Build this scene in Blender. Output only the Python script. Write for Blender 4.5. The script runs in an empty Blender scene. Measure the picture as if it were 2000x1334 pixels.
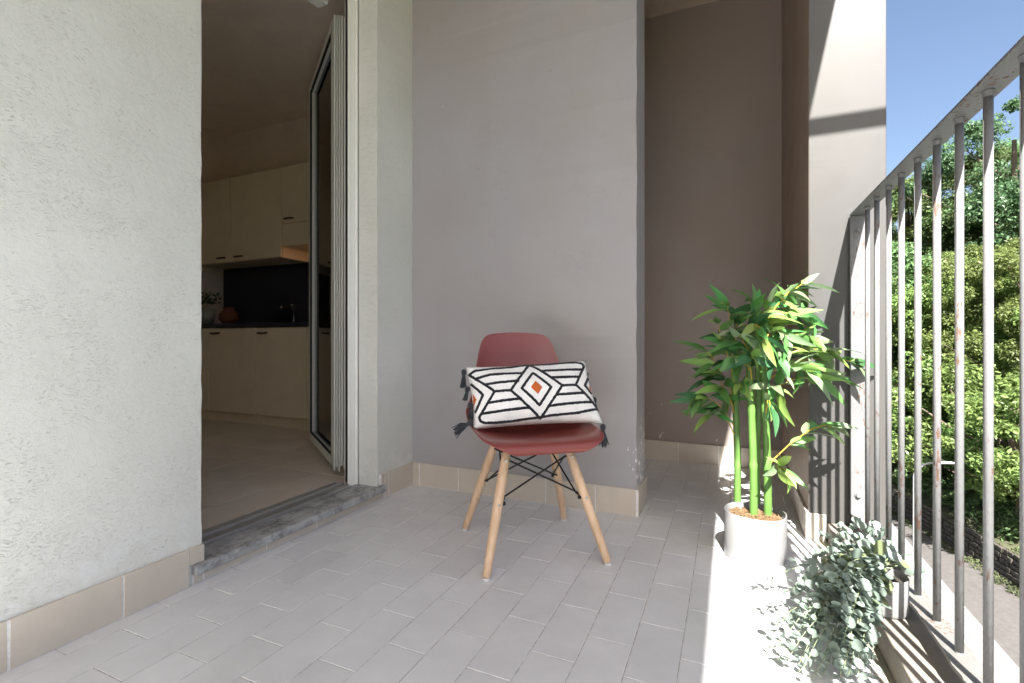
import bpy, bmesh, math, random
import numpy as np
from mathutils import Vector, Matrix
random.seed(7); RNG = np.random.default_rng(7)
S = bpy.context.scene
COL = S.collection
R = math.radians

# ------------------------------------------------------------------ camera
FPX, HCAM = 957.0, 0.80                       # focal length in photo pixels (2000 wide), eye height
TH = math.atan(425 / 957.0); SN, CS = math.sin(TH), math.cos(TH)
cam_d = bpy.data.cameras.new('camera'); cam = bpy.data.objects.new('camera', cam_d); COL.objects.link(cam)
cam_d.sensor_width = 36.0; cam_d.lens = 36.0 * FPX / 2000.0
cam_d.shift_y = -6.0 / 2000.0
cam_d.clip_start = 0.02; cam_d.clip_end = 2000
cam.location = (0, 0, HCAM); cam.rotation_euler = (R(90), 0, TH)
S.camera = cam

# ------------------------------------------------------------------ light
SUN = Vector((0.228, -1.0, 1.14)).normalized()
world = bpy.data.worlds.new('World'); S.world = world; world.use_nodes = True
wn = world.node_tree.nodes; wl = world.node_tree.links
bg = wn['Background']; bg.inputs['Strength'].default_value = 0.055
sky = wn.new('ShaderNodeTexSky'); sky.sky_type = 'NISHITA'; sky.sun_disc = False
sky.sun_elevation = math.asin(SUN.z); sky.sun_rotation = math.atan2(SUN.x, SUN.y)
sky.air_density = 0.9; sky.dust_density = 4.0; sky.ozone_density = 1.0; sky.altitude = 200
wl.new(sky.outputs[0], bg.inputs['Color'])
sl = bpy.data.lights.new('sun', 'SUN'); sl.energy = 5.0; sl.angle = R(0.53); sl.color = (1.0, 0.965, 0.915)
so = bpy.data.objects.new('sun', sl); COL.objects.link(so)
so.rotation_euler = (-SUN).to_track_quat('-Z', 'Y').to_euler(); so.location = (2, -6, 8)
S.view_settings.view_transform = 'Standard'; S.view_settings.look = 'None'
S.view_settings.exposure = 2.26; S.view_settings.gamma = 1.0
S.view_settings.use_curve_mapping = False
S.render.engine = 'CYCLES'
S.cycles.max_bounces = 14; S.cycles.diffuse_bounces = 9; S.cycles.transparent_max_bounces = 16
S.cycles.use_denoising = True; S.cycles.sample_clamp_indirect = 20.0
S.cycles.caustics_reflective = False; S.cycles.caustics_refractive = False

# ------------------------------------------------------------------ helpers
def w(r, u, d):                # ground-plane helper: camera right offset, up, depth -> world
    return Vector((r * CS - d * SN, r * SN + d * CS, u))
def px(u, v, d):               # a direction seen in the photograph taken to its real distance d
    return w((u - 1000) / FPX * d, HCAM - (v - 661) / FPX * d, d)
def pxz(u, v, z):              # the same, taken down to a surface at height z
    return px(u, v, FPX * (HCAM - z) / (v - 661))

def tag(o, label=None, cat=None, group=None, kind=None):
    if label: o['label'] = label
    if cat: o['category'] = cat
    if group: o['group'] = group
    if kind: o['kind'] = kind
    return o
def empty(name, loc=(0, 0, 0), rz=0.0):
    o = bpy.data.objects.new(name, None); COL.objects.link(o)
    o.location = loc; o.rotation_euler = (0, 0, rz); o.empty_display_size = 0.1
    return o
def link(name, me, parent=None, mat=None, smooth=False):
    o = bpy.data.objects.new(name, me); COL.objects.link(o)
    if parent is not None: o.parent = parent
    if mat is not None and not me.materials: me.materials.append(mat)
    if smooth:
        me.polygons.foreach_set('use_smooth', [True] * len(me.polygons))
    return o
def bm_obj(name, bm, mat, parent=None, smooth=False):
    me = bpy.data.meshes.new(name); bmesh.ops.recalc_face_normals(bm, faces=bm.faces[:])
    bm.to_mesh(me); bm.free()
    return link(name, me, parent, mat, smooth)
def auto_smooth(o, ang=35):
    me = o.data
    bm = bmesh.new(); bm.from_mesh(me)
    for f in bm.faces: f.smooth = True
    for e in bm.edges:
        if len(e.link_faces) == 2 and e.calc_face_angle(0) > R(ang): e.smooth = False
    bm.to_mesh(me); bm.free(); return o
def add_box(bm, x0, x1, y0, y1, z0, z1, bev=0.0, seg=1):
    vs = [bm.verts.new((x, y, z)) for z in (z0, z1) for y in (y0, y1) for x in (x0, x1)]
    fs = [(0, 2, 3, 1), (4, 5, 7, 6), (0, 1, 5, 4), (2, 6, 7, 3), (0, 4, 6, 2), (1, 3, 7, 5)]
    ff = [bm.faces.new([vs[i] for i in f]) for f in fs]
    if bev > 0:
        es = list({e for f in ff for e in f.edges})
        bmesh.ops.bevel(bm, geom=es, offset=bev, segments=seg, affect='EDGES', profile=0.5)
def box(name, x0, x1, y0, y1, z0, z1, mat, parent=None, bev=0.0, seg=1):
    bm = bmesh.new(); add_box(bm, x0, x1, y0, y1, z0, z1, bev, seg)
    return bm_obj(name, bm, mat, parent)
def add_tube(bm, pts, rad, n=8, cap=True):
    pts = [Vector(p) for p in pts]
    if not hasattr(rad, '__len__'): rad = [rad] * len(pts)
    rings = []; up = None
    for i, p in enumerate(pts):
        t = (pts[min(i + 1, len(pts) - 1)] - pts[max(i - 1, 0)]).normalized()
        if up is None:
            up = t.orthogonal().normalized()
        up = (up - t * up.dot(t)).normalized(); sd = t.cross(up)
        rings.append([bm.verts.new(p + (up * math.cos(a) + sd * math.sin(a)) * rad[i])
                      for a in [2 * math.pi * k / n for k in range(n)]])
    for a, b in zip(rings, rings[1:]):
        for k in range(n): bm.faces.new((a[k], a[(k + 1) % n], b[(k + 1) % n], b[k]))
    if cap:
        bm.faces.new(rings[0][::-1]); bm.faces.new(rings[-1])
def tube(name, pts, rad, mat, parent=None, n=8):
    bm = bmesh.new(); add_tube(bm, pts, rad, n)
    return auto_smooth(bm_obj(name, bm, mat, parent), 50)
def add_lathe(bm, prof, n=32, c=(0, 0, 0), sx=1.0, sy=1.0, p=2.0):
    rings = []
    for r, z in prof:
        ring = []
        for k in range(n):
            a = 2 * math.pi * k / n; ca, sa = math.cos(a), math.sin(a)
            q = (abs(ca) ** p + abs(sa) ** p) ** (-1 / p)
            ring.append(bm.verts.new((c[0] + r * q * ca * sx, c[1] + r * q * sa * sy, c[2] + z)))
        rings.append(ring)
    for a, b in zip(rings, rings[1:]):
        for k in range(n): bm.faces.new((a[k], a[(k + 1) % n], b[(k + 1) % n], b[k]))
    return rings
def np_mesh(name, V, F):
    """fast mesh from numpy arrays, F of equal-sized polygons"""
    me = bpy.data.meshes.new(name); k = F.shape[1]
    me.vertices.add(len(V)); me.vertices.foreach_set('co', V.astype(np.float32).ravel())
    me.loops.add(F.size); me.loops.foreach_set('vertex_index', F.astype(np.int32).ravel())
    me.polygons.add(len(F)); me.polygons.foreach_set('loop_start', np.arange(0, F.size, k, dtype=np.int32))
    me.update(calc_edges=True); me.validate(); return me
def bez(a, b, c, n, d=None):
    out = []
    for i in range(n + 1):
        t = i / n
        if d is None: out.append(a * (1 - t) ** 2 + b * 2 * t * (1 - t) + c * t * t)
        else: out.append(a * (1 - t) ** 3 + b * 3 * t * (1 - t) ** 2 + c * 3 * t * t * (1 - t) + d * t ** 3)
    return out

# ------------------------------------------------------------------ materials
class NT:
    def __init__(s, name):
        s.m = bpy.data.materials.new(name); s.m.use_nodes = True; s.t = s.m.node_tree
        s.b = s.t.nodes['Principled BSDF']; s.out = s.t.nodes['Material Output']
    def n(s, t, **kw):
        x = s.t.nodes.new(t)
        for k, v in kw.items(): setattr(x, k, v)
        return x
    def l(s, a, b): s.t.links.new(a, b)
    def pos(s, obj=False, scale=(1, 1, 1), rot=(0, 0, 0)):
        o = s.n('ShaderNodeTexCoord').outputs['Object'] if obj else s.n('ShaderNodeNewGeometry').outputs['Position']
        m = s.n('ShaderNodeMapping'); m.inputs['Scale'].default_value = scale; m.inputs['Rotation'].default_value = rot
        s.l(o, m.inputs['Vector']); return m.outputs[0]
    def noise(s, vec, scale, detail=4, rough=.55, dist=0):
        x = s.n('ShaderNodeTexNoise'); x.inputs['Scale'].default_value = scale; x.inputs['Detail'].default_value = detail
        x.inputs['Roughness'].default_value = rough; x.inputs['Distortion'].default_value = dist
        s.l(vec, x.inputs['Vector']); return x.outputs['Fac']
    def vor(s, vec, scale, feature='F1', rand=1.0, out='Distance'):
        x = s.n('ShaderNodeTexVoronoi', feature=feature); x.inputs['Scale'].default_value = scale
        x.inputs['Randomness'].default_value = rand; s.l(vec, x.inputs['Vector']); return x.outputs[out]
    def ramp(s, fac, a, b, lo=(0, 0, 0, 1), hi=(1, 1, 1, 1), ease=False):
        r = s.n('ShaderNodeValToRGB'); e = r.color_ramp.elements
        e[0].position = a; e[1].position = b; e[0].color = lo; e[1].color = hi
        if ease: r.color_ramp.interpolation = 'EASE'
        s.l(fac, r.inputs[0]); return r.outputs[0]
    def mix(s, fac, a, b, mode='MIX'):
        x = s.n('ShaderNodeMix', data_type='RGBA', blend_type=mode)
        for i, v in ((0, fac), (6, a), (7, b)):
            if hasattr(v, 'links') or isinstance(v, bpy.types.NodeSocket): s.l(v, x.inputs[i])
            else: x.inputs[i].default_value = v if i == 0 or len(v) == 4 else (*v, 1)
        return x.outputs[2]
    def math(s, op, a, b=0.0, c=None, clamp=False):
        x = s.n('ShaderNodeMath', operation=op, use_clamp=clamp)
        for i, v in enumerate([a, b] + ([c] if c is not None else [])):
            if isinstance(v, bpy.types.NodeSocket): s.l(v, x.inputs[i])
            else: x.inputs[i].default_value = v
        return x.outputs[0]
    def xyz(s, vec):
        x = s.n('ShaderNodeSeparateXYZ'); s.l(vec, x.inputs[0]); return x.outputs
    def bump(s, h, strength=.3, dist=.01, prev=None):
        x = s.n('ShaderNodeBump'); x.inputs['Strength'].default_value = strength; x.inputs['Distance'].default_value = dist
        s.l(h, x.inputs['Height'])
        if prev is not None: s.l(prev, x.inputs['Normal'])
        s.l(x.outputs[0], s.b.inputs['Normal']); return x.outputs[0]
    def color(s, c):
        if isinstance(c, bpy.types.NodeSocket): s.l(c, s.b.inputs['Base Color'])
        else: s.b.inputs['Base Color'].default_value = (*c[:3], 1)
        return s
    def set(s, rough=None, metal=None, spec=None, **kw):
        if rough is not None:
            if isinstance(rough, bpy.types.NodeSocket): s.l(rough, s.b.inputs['Roughness'])
            else: s.b.inputs['Roughness'].default_value = rough
        if metal is not None: s.b.inputs['Metallic'].default_value = metal
        if spec is not None: s.b.inputs['Specular IOR Level'].default_value = spec
        return s
def c4(c): return (*c, 1)
def simple(name, col, rough=.5, metal=0., var=.12, scale=6., bump=0., bscale=80., spec=.5, obj=True, rnd=0.):
    t = NT(name); p = t.pos(obj=obj)
    f = t.noise(p, scale, 5)
    lo = [x * (1 - var) for x in col]; hi = [min(1, x * (1 + var)) for x in col]
    c = t.ramp(f, .3, .7, c4(lo), c4(hi))
    if rnd:
        oi = t.n('ShaderNodeObjectInfo').outputs['Random']
        k = t.math('MULTIPLY_ADD', oi, rnd * 2, 1 - rnd)
        g = t.n('ShaderNodeCombineXYZ')
        for i in range(3): t.l(k, g.inputs[i])
        c = t.mix(1.0, c, g.outputs[0], 'MULTIPLY')
    t.color(c).set(rough, metal, spec)
    if bump: t.bump(t.noise(p, bscale, 3), bump, .002)
    return t.m

def m_plaster():
    t = NT('rough_plaster'); p = t.pos()
    base = t.ramp(t.noise(p, 1.3, 4), .3, .7, (.64, .645, .60, 1), (.73, .735, .69, 1))
    # short trowelled scratches: thin slanting slivers in loose drifts
    wob = t.n('ShaderNodeTexNoise'); wob.inputs['Scale'].default_value = 14; t.l(p, wob.inputs['Vector'])
    ad = t.n('ShaderNodeVectorMath', operation='MULTIPLY_ADD'); t.l(wob.outputs['Color'], ad.inputs[0]); ad.inputs[1].default_value = (.05, .05, .05); t.l(p, ad.inputs[2])
    pit = None
    for ang, sc_, th in ((14, 1.5, .17), (-22, 2.0, .17), (38, 1.2, .13)):
        mp = t.n('ShaderNodeMapping'); mp.inputs['Rotation'].default_value = (R(ang), 0, 0); mp.inputs['Scale'].default_value = (8, 36 * sc_, 190 * sc_); t.l(ad.outputs[0], mp.inputs['Vector'])
        v = t.ramp(t.vor(mp.outputs[0], 1.0), th, th + .12, (1, 1, 1, 1), (0, 0, 0, 1))
        v = t.math('MULTIPLY', v, t.ramp(t.noise(p, 5.5 + ang * .05, 4, .65), .44, .58))
        pit = v if pit is None else t.math('MAXIMUM', pit, v)
    col = t.mix(t.math('MULTIPLY', pit, .30), base, (.30, .29, .25))
    big = t.ramp(t.noise(p, .8, 5, .6), .35, .75)
    col = t.mix(t.math('MULTIPLY', big, .12), col, (.50, .49, .42))
    z = t.xyz(p)[2]
    scuff = t.math('MULTIPLY', t.ramp(t.noise(p, 9, 4, .65), .5, .6), t.ramp(z, .12, .30, (1, 1, 1, 1), (0, 0, 0, 1)))
    col = t.mix(t.math('MULTIPLY', scuff, .55), col, (.80, .81, .80))
    t.color(col).set(.92, spec=.2)
    fine = t.noise(p, 260, 4, .65); mid = t.noise(p, 45, 4, .6)
    b = t.bump(t.math('SUBTRACT', t.math('MULTIPLY_ADD', mid, .9, t.math('MULTIPLY', fine, .35)), t.math('MULTIPLY', pit, .8)), .55, .004)
    return t.m
def m_paint(name, col, chip_axis=None):
    """smooth aged wall paint with faint blotches, pin holes and white chips low down"""
    t = NT(name); p = t.pos()
    f = t.noise(p, 1.1, 5, .6)
    c = t.ramp(f, .3, .72, c4([x * .93 for x in col]), c4([min(1, x * 1.06) for x in col]))
    st = t.ramp(t.noise(t.pos(scale=(9, 9, .8)), 1.0, 3), .45, .8)
    c = t.mix(t.math('MULTIPLY', st, .10), c, [x * .72 for x in col])
    wm = t.ramp(t.noise(t.pos(scale=(1, 1, .8)), 1.15, 4, .55, .3), .42, .68)
    c = t.mix(t.math('MULTIPLY', wm, .45), c, (col[0] * .94, col[1] * .82, col[2] * .68))
    z = t.xyz(p)[2]
    lowz = t.ramp(z, .12, .62, (1, 1, 1, 1), (0, 0, 0, 1))
    thr = t.noise(p, 34, 5, .62)
    rare = t.ramp(t.noise(p, 5.0, 2), .60, .72)
    ch = t.math('MULTIPLY', t.math('MULTIPLY', t.ramp(thr, .60, .63), rare), lowz)
    c = t.mix(ch, c, (.80, .80, .79))
    if chip_axis:
        x0 = chip_axis
        ex = t.ramp(t.math('ABSOLUTE', t.math('SUBTRACT', t.xyz(p)[0], x0)), .0, .075, (1, 1, 1, 1), (0, 0, 0, 1))
        k = t.math('MULTIPLY', ex, t.ramp(z, .12, .75, (1, 1, 1, 1), (.25, .25, .25, 1)))
        thr2 = t.noise(t.pos(scale=(1, 1, .6)), 42, 5, .65)
        ch2 = t.ramp(t.math('MULTIPLY_ADD', k, .20, thr2), .725, .745)
        c = t.mix(ch2, c, (.82, .82, .81))
    hair = t.noise(t.pos(scale=(1, 1, 1.6)), 3.1, 6, .7, 1.2)
    hl = t.math('SUBTRACT', 1.0, t.math('MULTIPLY', t.math('ABSOLUTE', t.math('SUBTRACT', hair, .5)), 160.0), clamp=True)
    hl = t.math('MULTIPLY', hl, t.ramp(t.noise(p, 2.3, 2), .60, .66))
    c = t.mix(t.math('MULTIPLY', hl, .35), c, [x * .5 for x in col])
    smu = t.ramp(t.noise(t.pos(scale=(1, 1, .7)), 8, 5, .7), .60, .74)
    c = t.mix(t.math('MULTIPLY', smu, .16), c, [x * .6 for x in col])
    pin = t.ramp(t.vor(p, 5.0), .012, .02, (1, 1, 1, 1), (0, 0, 0, 1))
    c = t.mix(t.math('MULTIPLY', pin, .8), c, (.12, .1, .09))
    t.color(c).set(t.ramp(t.noise(p, 6, 3), .3, .7, (.38, .38, .38, 1), (.52, .52, .52, 1)), spec=.4)
    t.bump(t.math('MULTIPLY_ADD', t.noise(p, 5, 3), .8, t.math('MULTIPLY', t.noise(p, 120, 4), .12)), .10, .006)
    return t.m
def m_tile(name, col, stain=False, rough=.42):
    t = NT(name); p = t.pos()
    oi = t.n('ShaderNodeObjectInfo').outputs['Random']
    c = t.ramp(t.noise(p, 7, 6, .62), .3, .7, c4([x * .94 for x in col]), c4([x * 1.05 for x in col]))
    k = t.math('MULTIPLY_ADD', oi, .085, .957)
    g = t.n('ShaderNodeCombineXYZ')
    for i in range(3): t.l(k, g.inputs[i])
    c = t.mix(1.0, c, g.outputs[0], 'MULTIPLY')
    d1 = t.ramp(t.noise(p, 2.2, 6, .7), .48, .74)
    c = t.mix(t.math('MULTIPLY', d1, .13), c, (.30, .27, .23))
    sp = t.math('MULTIPLY', t.ramp(t.noise(p, 55, 3, .6), .70, .73), t.ramp(t.noise(p, 4.1, 2), .55, .65))
    c = t.mix(t.math('MULTIPLY', sp, .5), c, (.20, .19, .18))
    if stain:
        x = t.xyz(p)[0]
        e = t.ramp(t.math('MULTIPLY_ADD', t.noise(p, 9, 4), .05, x), .335, .355)
        c = t.mix(t.math('MULTIPLY', e, .7), c, (.30, .26, .13))
    t.color(c)
    r = t.ramp(t.noise(p, 11, 5, .6), .3, .75, (rough - .08,) * 3 + (1,), (rough + .14,) * 3 + (1,))
    t.set(r, spec=.5)
    t.bump(t.math('MULTIPLY_ADD', t.noise(p, 16, 3), .7, t.math('MULTIPLY', t.noise(p, 300, 3), .10)), .16, .004)
    return t.m
def m_grout():
    t = NT('pale_grout'); p = t.pos()
    c = t.ramp(t.noise(p, 26, 5, .7), .42, .60, (.30, .28, .26, 1), (.62, .60, .58, 1))
    t.color(c).set(.95, spec=.1); t.bump(t.noise(p, 200, 3), .5, .002); return t.m
def m_rusty(name, col=(.40, .41, .42), amount=.60, mark=(.16, .075, .04)):
    t = NT(name); p = t.pos()
    c = t.ramp(t.noise(p, 12, 4), .3, .7, c4([x * .9 for x in col]), c4([x * 1.08 for x in col]))
    thr = t.noise(t.pos(scale=(1, 1, .3)), 95, 5, .7)
    big = t.noise(p, 6.5, 3)
    m_ = t.ramp(t.math('MULTIPLY_ADD', big, .40, t.math('MULTIPLY', thr, .75)), amount, amount + .05)
    ru = t.ramp(t.noise(p, 90, 4), .3, .7, c4([x * .55 for x in mark]), c4(mark))
    c = t.mix(t.math('MULTIPLY', m_, .85), c, ru)
    pits = t.ramp(t.vor(p, 90), .10, .16, (1, 1, 1, 1), (0, 0, 0, 1))
    pits = t.math('MULTIPLY', pits, t.ramp(t.noise(p, 14, 2), .5, .6))
    c = t.mix(t.math('MULTIPLY', pits, .6), c, (.12, .10, .09))
    t.color(c).set(t.mix(m_, (.42, .42, .42), (.9, .9, .9)), spec=.4)
    t.bump(t.math('MULTIPLY_ADD', m_, -.5, t.noise(p, 70, 4)), .3, .0025)
    return t.m
def m_concrete(name, col, bump=.4, streak=0.):
    t = NT(name); p = t.pos()
    c = t.ramp(t.noise(p, 5, 7, .65), .3, .7, c4([x * .8 for x in col]), c4([min(1, x * 1.12) for x in col]))
    c = t.mix(t.math('MULTIPLY', t.ramp(t.noise(p, 1.3, 4), .5, .75), .3), c, [x * .6 for x in col])
    t.color(c).set(.9, spec=.2); t.bump(t.noise(p, 40, 6, .7), bump, .006); return t.m
def m_marble():
    t = NT('grey_stone_sill'); p = t.pos()
    a = t.noise(t.pos(scale=(1.3, .8, 1)), 13, 7, .68, .5)
    c = t.ramp(a, .36, .62, (.085, .08, .085, 1), (.42, .43, .43, 1))
    e = t.ramp(t.noise(p, 75, 5, .75), .42, .62)
    c = t.mix(t.math('MULTIPLY', e, .5), c, (.50, .51, .50))
    sp = t.ramp(t.vor(t.pos(scale=(1, .7, 1)), 28), .0, .30, (1, 1, 1, 1), (0, 0, 0, 1))
    c = t.mix(t.math('MULTIPLY', sp, .45), c, (.07, .06, .07))
    t.color(c).set(.55); t.bump(t.noise(p, 60, 5), .2, .003); return t.m
def m_leaf(name, col, vein=None, rough=.45, trans=.25, var=.18):
    t = NT(name); p = t.pos(obj=True)
    oi = t.n('ShaderNodeObjectInfo').outputs['Random']
    hs = t.n('ShaderNodeHueSaturation'); hs.inputs['Color'].default_value = c4(col)
    t.l(t.math('MULTIPLY_ADD', oi, .05, .475), hs.inputs['Hue'])
    f = t.n('ShaderNodeNewGeometry').outputs['Random Per Island']
    k = t.math('MULTIPLY', t.math('MULTIPLY_ADD', oi, 2 * var, 1 - var), t.math('MULTIPLY_ADD', f, 2 * var, 1 - var))
    t.l(k, hs.inputs['Value'])
    t.color(hs.outputs[0]).set(rough, spec=.4)
    tr = t.n('ShaderNodeBsdfTranslucent'); t.l(hs.outputs[0], tr.inputs['Color'])
    mx = t.n('ShaderNodeMixShader'); mx.inputs[0].default_value = trans
    t.l(t.b.outputs[0], mx.inputs[1]); t.l(tr.outputs[0], mx.inputs[2]); t.l(mx.outputs[0], t.out.inputs['Surface'])
    return t.m
def m_wood():
    t = NT('pale_beech'); p = t.pos(obj=True, scale=(9, 9, 1.2))
    g = t.noise(p, 6, 5, .6, .6)
    c = t.ramp(g, .32, .70, (.56, .37, .22, 1), (.72, .52, .35, 1))
    t.color(c).set(.45); t.bump(g, .08, .001); return t.m
def m_glass():
    t = NT('window_glass')          # thin pane: clear pass-through with a Fresnel reflection
    tr = t.n('ShaderNodeBsdfTransparent'); tr.inputs['Color'].default_value = (.90, .95, .92, 1)
    gl = t.n('ShaderNodeBsdfGlossy'); gl.inputs['Roughness'].default_value = .015
    fr = t.n('ShaderNodeFresnel'); fr.inputs['IOR'].default_value = 1.7
    mx = t.n('ShaderNodeMixShader'); t.l(fr.outputs[0], mx.inputs[0]); t.l(tr.outputs[0], mx.inputs[1]); t.l(gl.outputs[0], mx.inputs[2])
    t.l(mx.outputs[0], t.out.inputs['Surface']); return t.m
def m_fabric(name, col, sc=900, var=.08):
    t = NT(name); p = t.pos(obj=True)
    c = t.ramp(t.noise(p, 14, 5), .3, .7, c4([x * (1 - var) for x in col]), c4([min(1, x * (1 + var)) for x in col]))
    t.color(c).set(.95, spec=.1); t.b.inputs['Sheen Weight'].default_value = .25
    t.bump(t.math('MULTIPLY_ADD', t.noise(p, sc, 2), .5, t.noise(p, 160, 3)), .5, .0025); return t.m
def m_emit(name, col, s):
    t = NT(name); t.b.inputs['Emission Color'].default_value = c4(col); t.b.inputs['Emission Strength'].default_value = s
    t.color(col); return t.m

PLASTER = m_plaster()
WALLP = m_paint('grey_wall_paint', (.375, .370, .388), chip_axis=-.375)
WALLN = m_paint('taupe_wall_paint', (.31, .265, .245))
PIER_SHADE = m_paint('pier_shaded_side_tan', (.36, .28, .22))  # bounced light painted into the pier's shaded face
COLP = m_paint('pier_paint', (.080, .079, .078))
TILE = m_tile('floor_tile_glaze', (.64, .648, .665), stain=True)
SKIRT = m_tile('skirting_tile_glaze', (.58, .52, .44), rough=.36)
KTILE = simple('kitchen_tile_glaze', (.76, .68, .58), .3, 0, .05, 3, rnd=.04)
GROUT = m_grout()
WGROUT = simple('white_joint_filler', (.74, .73, .71), .9, 0, .15, 60, .4, 200, obj=False)
CEIL = m_concrete('ceiling_concrete', (.58, .47, .37), .5)
CURB = m_concrete('curb_concrete', (.27, .24, .205), .25)
SLAB = m_concrete('slab_concrete', (.40, .38, .35), .3)
MARBLE = m_marble()
RAILM = m_rusty('grey_rail_paint', (.165, .168, .172), .65)
BARM = m_rusty('grey_baluster_paint', (.18, .181, .184), .66)
RAILB = m_rusty('flaking_bottom_rail_paint', (.17, .165, .155), .635)
WOOD = m_wood()
BLACKM = simple('black_wire', (.015, .015, .016), .35, .3, .1)
STEEL = simple('bolt_steel', (.45, .43, .4), .35, .9)
SHELLM = simple('brick_red_plastic', (.235, .054, .045), .30, 0, .03, 3, .05, 500)
WHITEP = simple('white_frame_plastic', (.84, .84, .80), .35, 0, .03)
ALU = simple('aluminium_track', (.5, .5, .49), .35, .8, .1)
RUBBER = simple('black_rubber', (.012, .012, .012), .6)
GLASS = m_glass()
CUSH = m_fabric('cushion_cotton', (.86, .85, .83))
TUFT = m_fabric('black_tufted_yarn', (.022, .023, .028), 1500)
ORANGE = m_fabric('orange_tufted_yarn', (.55, .13, .03), 1500)
TASSEL = m_fabric('charcoal_tassel_yarn', (.035, .038, .045), 1500)
CAPM = simple('white_foot_plastic', (.7, .7, .7), .4)
WHITEPOT = simple('white_matte_pot', (.21, .21, .212), .42, 0, .02)
CREAM = simple('cream_cabinet', (.86, .74, .55), .4, 0, .04)
NAVY = simple('navy_worktop', (.006, .008, .032), .25, 0, .2, 60)
KWALL = simple('kitchen_wall_paint', (.85, .75, .65), .8, 0, .05)
BRONZE = simple('dark_bronze_handle', (.10, .07, .05), .35, .8)
LEAFG = [m_leaf('bamboo_leaf_mid', (.10, .255, .07)), m_leaf('bamboo_leaf_dark', (.045, .135, .05)),
         m_leaf('bamboo_leaf_lime', (.22, .36, .09)), m_leaf('bamboo_leaf_grey', (.20, .28, .15))]
CULM = simple('bamboo_cane', (.10, .21, .045), .4, 0, .15, 12)
TWIG = simple('yellow_twig', (.50, .33, .05), .5, 0, .15, 30)
EUC = [m_leaf('eucalyptus_leaf', (.21, .265, .22), trans=.2, var=.14), m_leaf('eucalyptus_leaf_olive', (.17, .20, .10), trans=.25, var=.14)]
EUCST = simple('eucalyptus_stem', (.20, .24, .13), .6)
MOSS = simple('dry_moss', (.19, .12, .06), .95, 0, .35, 60, .8, 200)
ASPH = m_concrete('road_asphalt', (.10, .094, .09), .25)
PAVE = m_concrete('pale_roof_deck', (.17, .17, .168), .15)
TREEL = [m_leaf('tree_leaf_lime', (.19, .275, .085), trans=.45, var=.28), m_leaf('tree_leaf_mid', (.14, .215, .085), trans=.45, var=.28),
         m_leaf('tree_leaf_dark', (.09, .15, .07), trans=.42, var=.3)]
BARK = simple('tree_bark', (.13, .10, .075), .9, 0, .3, 8, .6, 30)
EARTH = simple('hill_earth', (.062, .066, .032), .95, 0, .3, 2, .5, 10, obj=False)
STONE = simple('wall_stone', (.075, .066, .056), .9, 0, .35, 4, .5, 20, obj=False)

# ================================================================== structure
XW, ZC = -1.594, 2.94        # plaster wall plane, ceiling height
XE = 0.543                   # outer edge of slab and pier
YP, YF = 2.24, 3.365         # partition face, far wall face

# floor: mortar bed + single tiles
floor = tag(box('balcony_floor', XW - .02, XE, -3.6, YF + .02, -.22, -.0013, GROUT), kind='structure')
PX, PY, X0, Y0 = .1182, .2455, -.113, 1.289
tile_me = {}
def tile_mesh(wx, wy, mat=TILE, th=.012, name='tile'):
    k = (round(wx, 3), round(wy, 3), mat.name, name)
    if k not in tile_me:
        bm = bmesh.new(); add_box(bm, -wx / 2, wx / 2, -wy / 2, wy / 2, -th, 0)
        es = [e for e in bm.edges if all(v.co.z > -1e-5 for v in e.verts)]
        bmesh.ops.bevel(bm, geom=es, offset=.0013, segments=1, affect='EDGES')
        me = bpy.data.meshes.new(name); bm.to_mesh(me); bm.free(); me.materials.append(mat)
        tile_me[k] = me
    return tile_me[k]
rest = bmesh.new()
GAP = .0021
XMAX = .352
for i in range(-13, 5):
    xa = X0 + i * PX; xb = xa + PX
    xa_, xb_ = max(xa, XW + .002), min(xb, XMAX)
    if xb_ - xa_ < .012: continue
    off = Y0 if i % 2 == 0 else Y0 + PY / 2
    for j in range(-21, 10):
        ya = off + j * PY; yb = ya + PY
        ya_, yb_ = max(ya, -3.6), min(yb, YF)
        if yb_ - ya_ < .01: continue
        x0, x1, y0, y1 = xa_ + GAP / 2, xb_ - GAP / 2, ya_ + GAP / 2, yb_ - GAP / 2
        cx, cy = (x0 + x1) / 2, (y0 + y1) / 2
        if cx < -.40 and y0 >= 2.235 and cy < 2.46: continue
        d = -cx * SN + cy * CS; r = cx * CS + cy * SN
        inview = d > .55 and abs(r / d) < 1.15 and HCAM / d < .80 and not (cy > 2.3 and cx < -.46)
        if not inview:
            add_box(rest, x0, x1, y0, y1, -.012, 0); continue
        o = link('tile', tile_mesh(x1 - x0, y1 - y0), floor)
        o.location = (cx, cy, random.gauss(0, .0002)); o.rotation_euler = (random.gauss(0, .0005), random.gauss(0, .0009), random.gauss(0, .0012))
tag(bm_obj('tile_field', rest, TILE, floor), kind='stuff')

# ceiling slab
ceil = tag(box('ceiling', XW - .35, XE, -2.15, YF + .3, ZC, ZC + .25, CEIL), kind='structure')  # cut short behind the camera so extra sun and sky reach the shade

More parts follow.
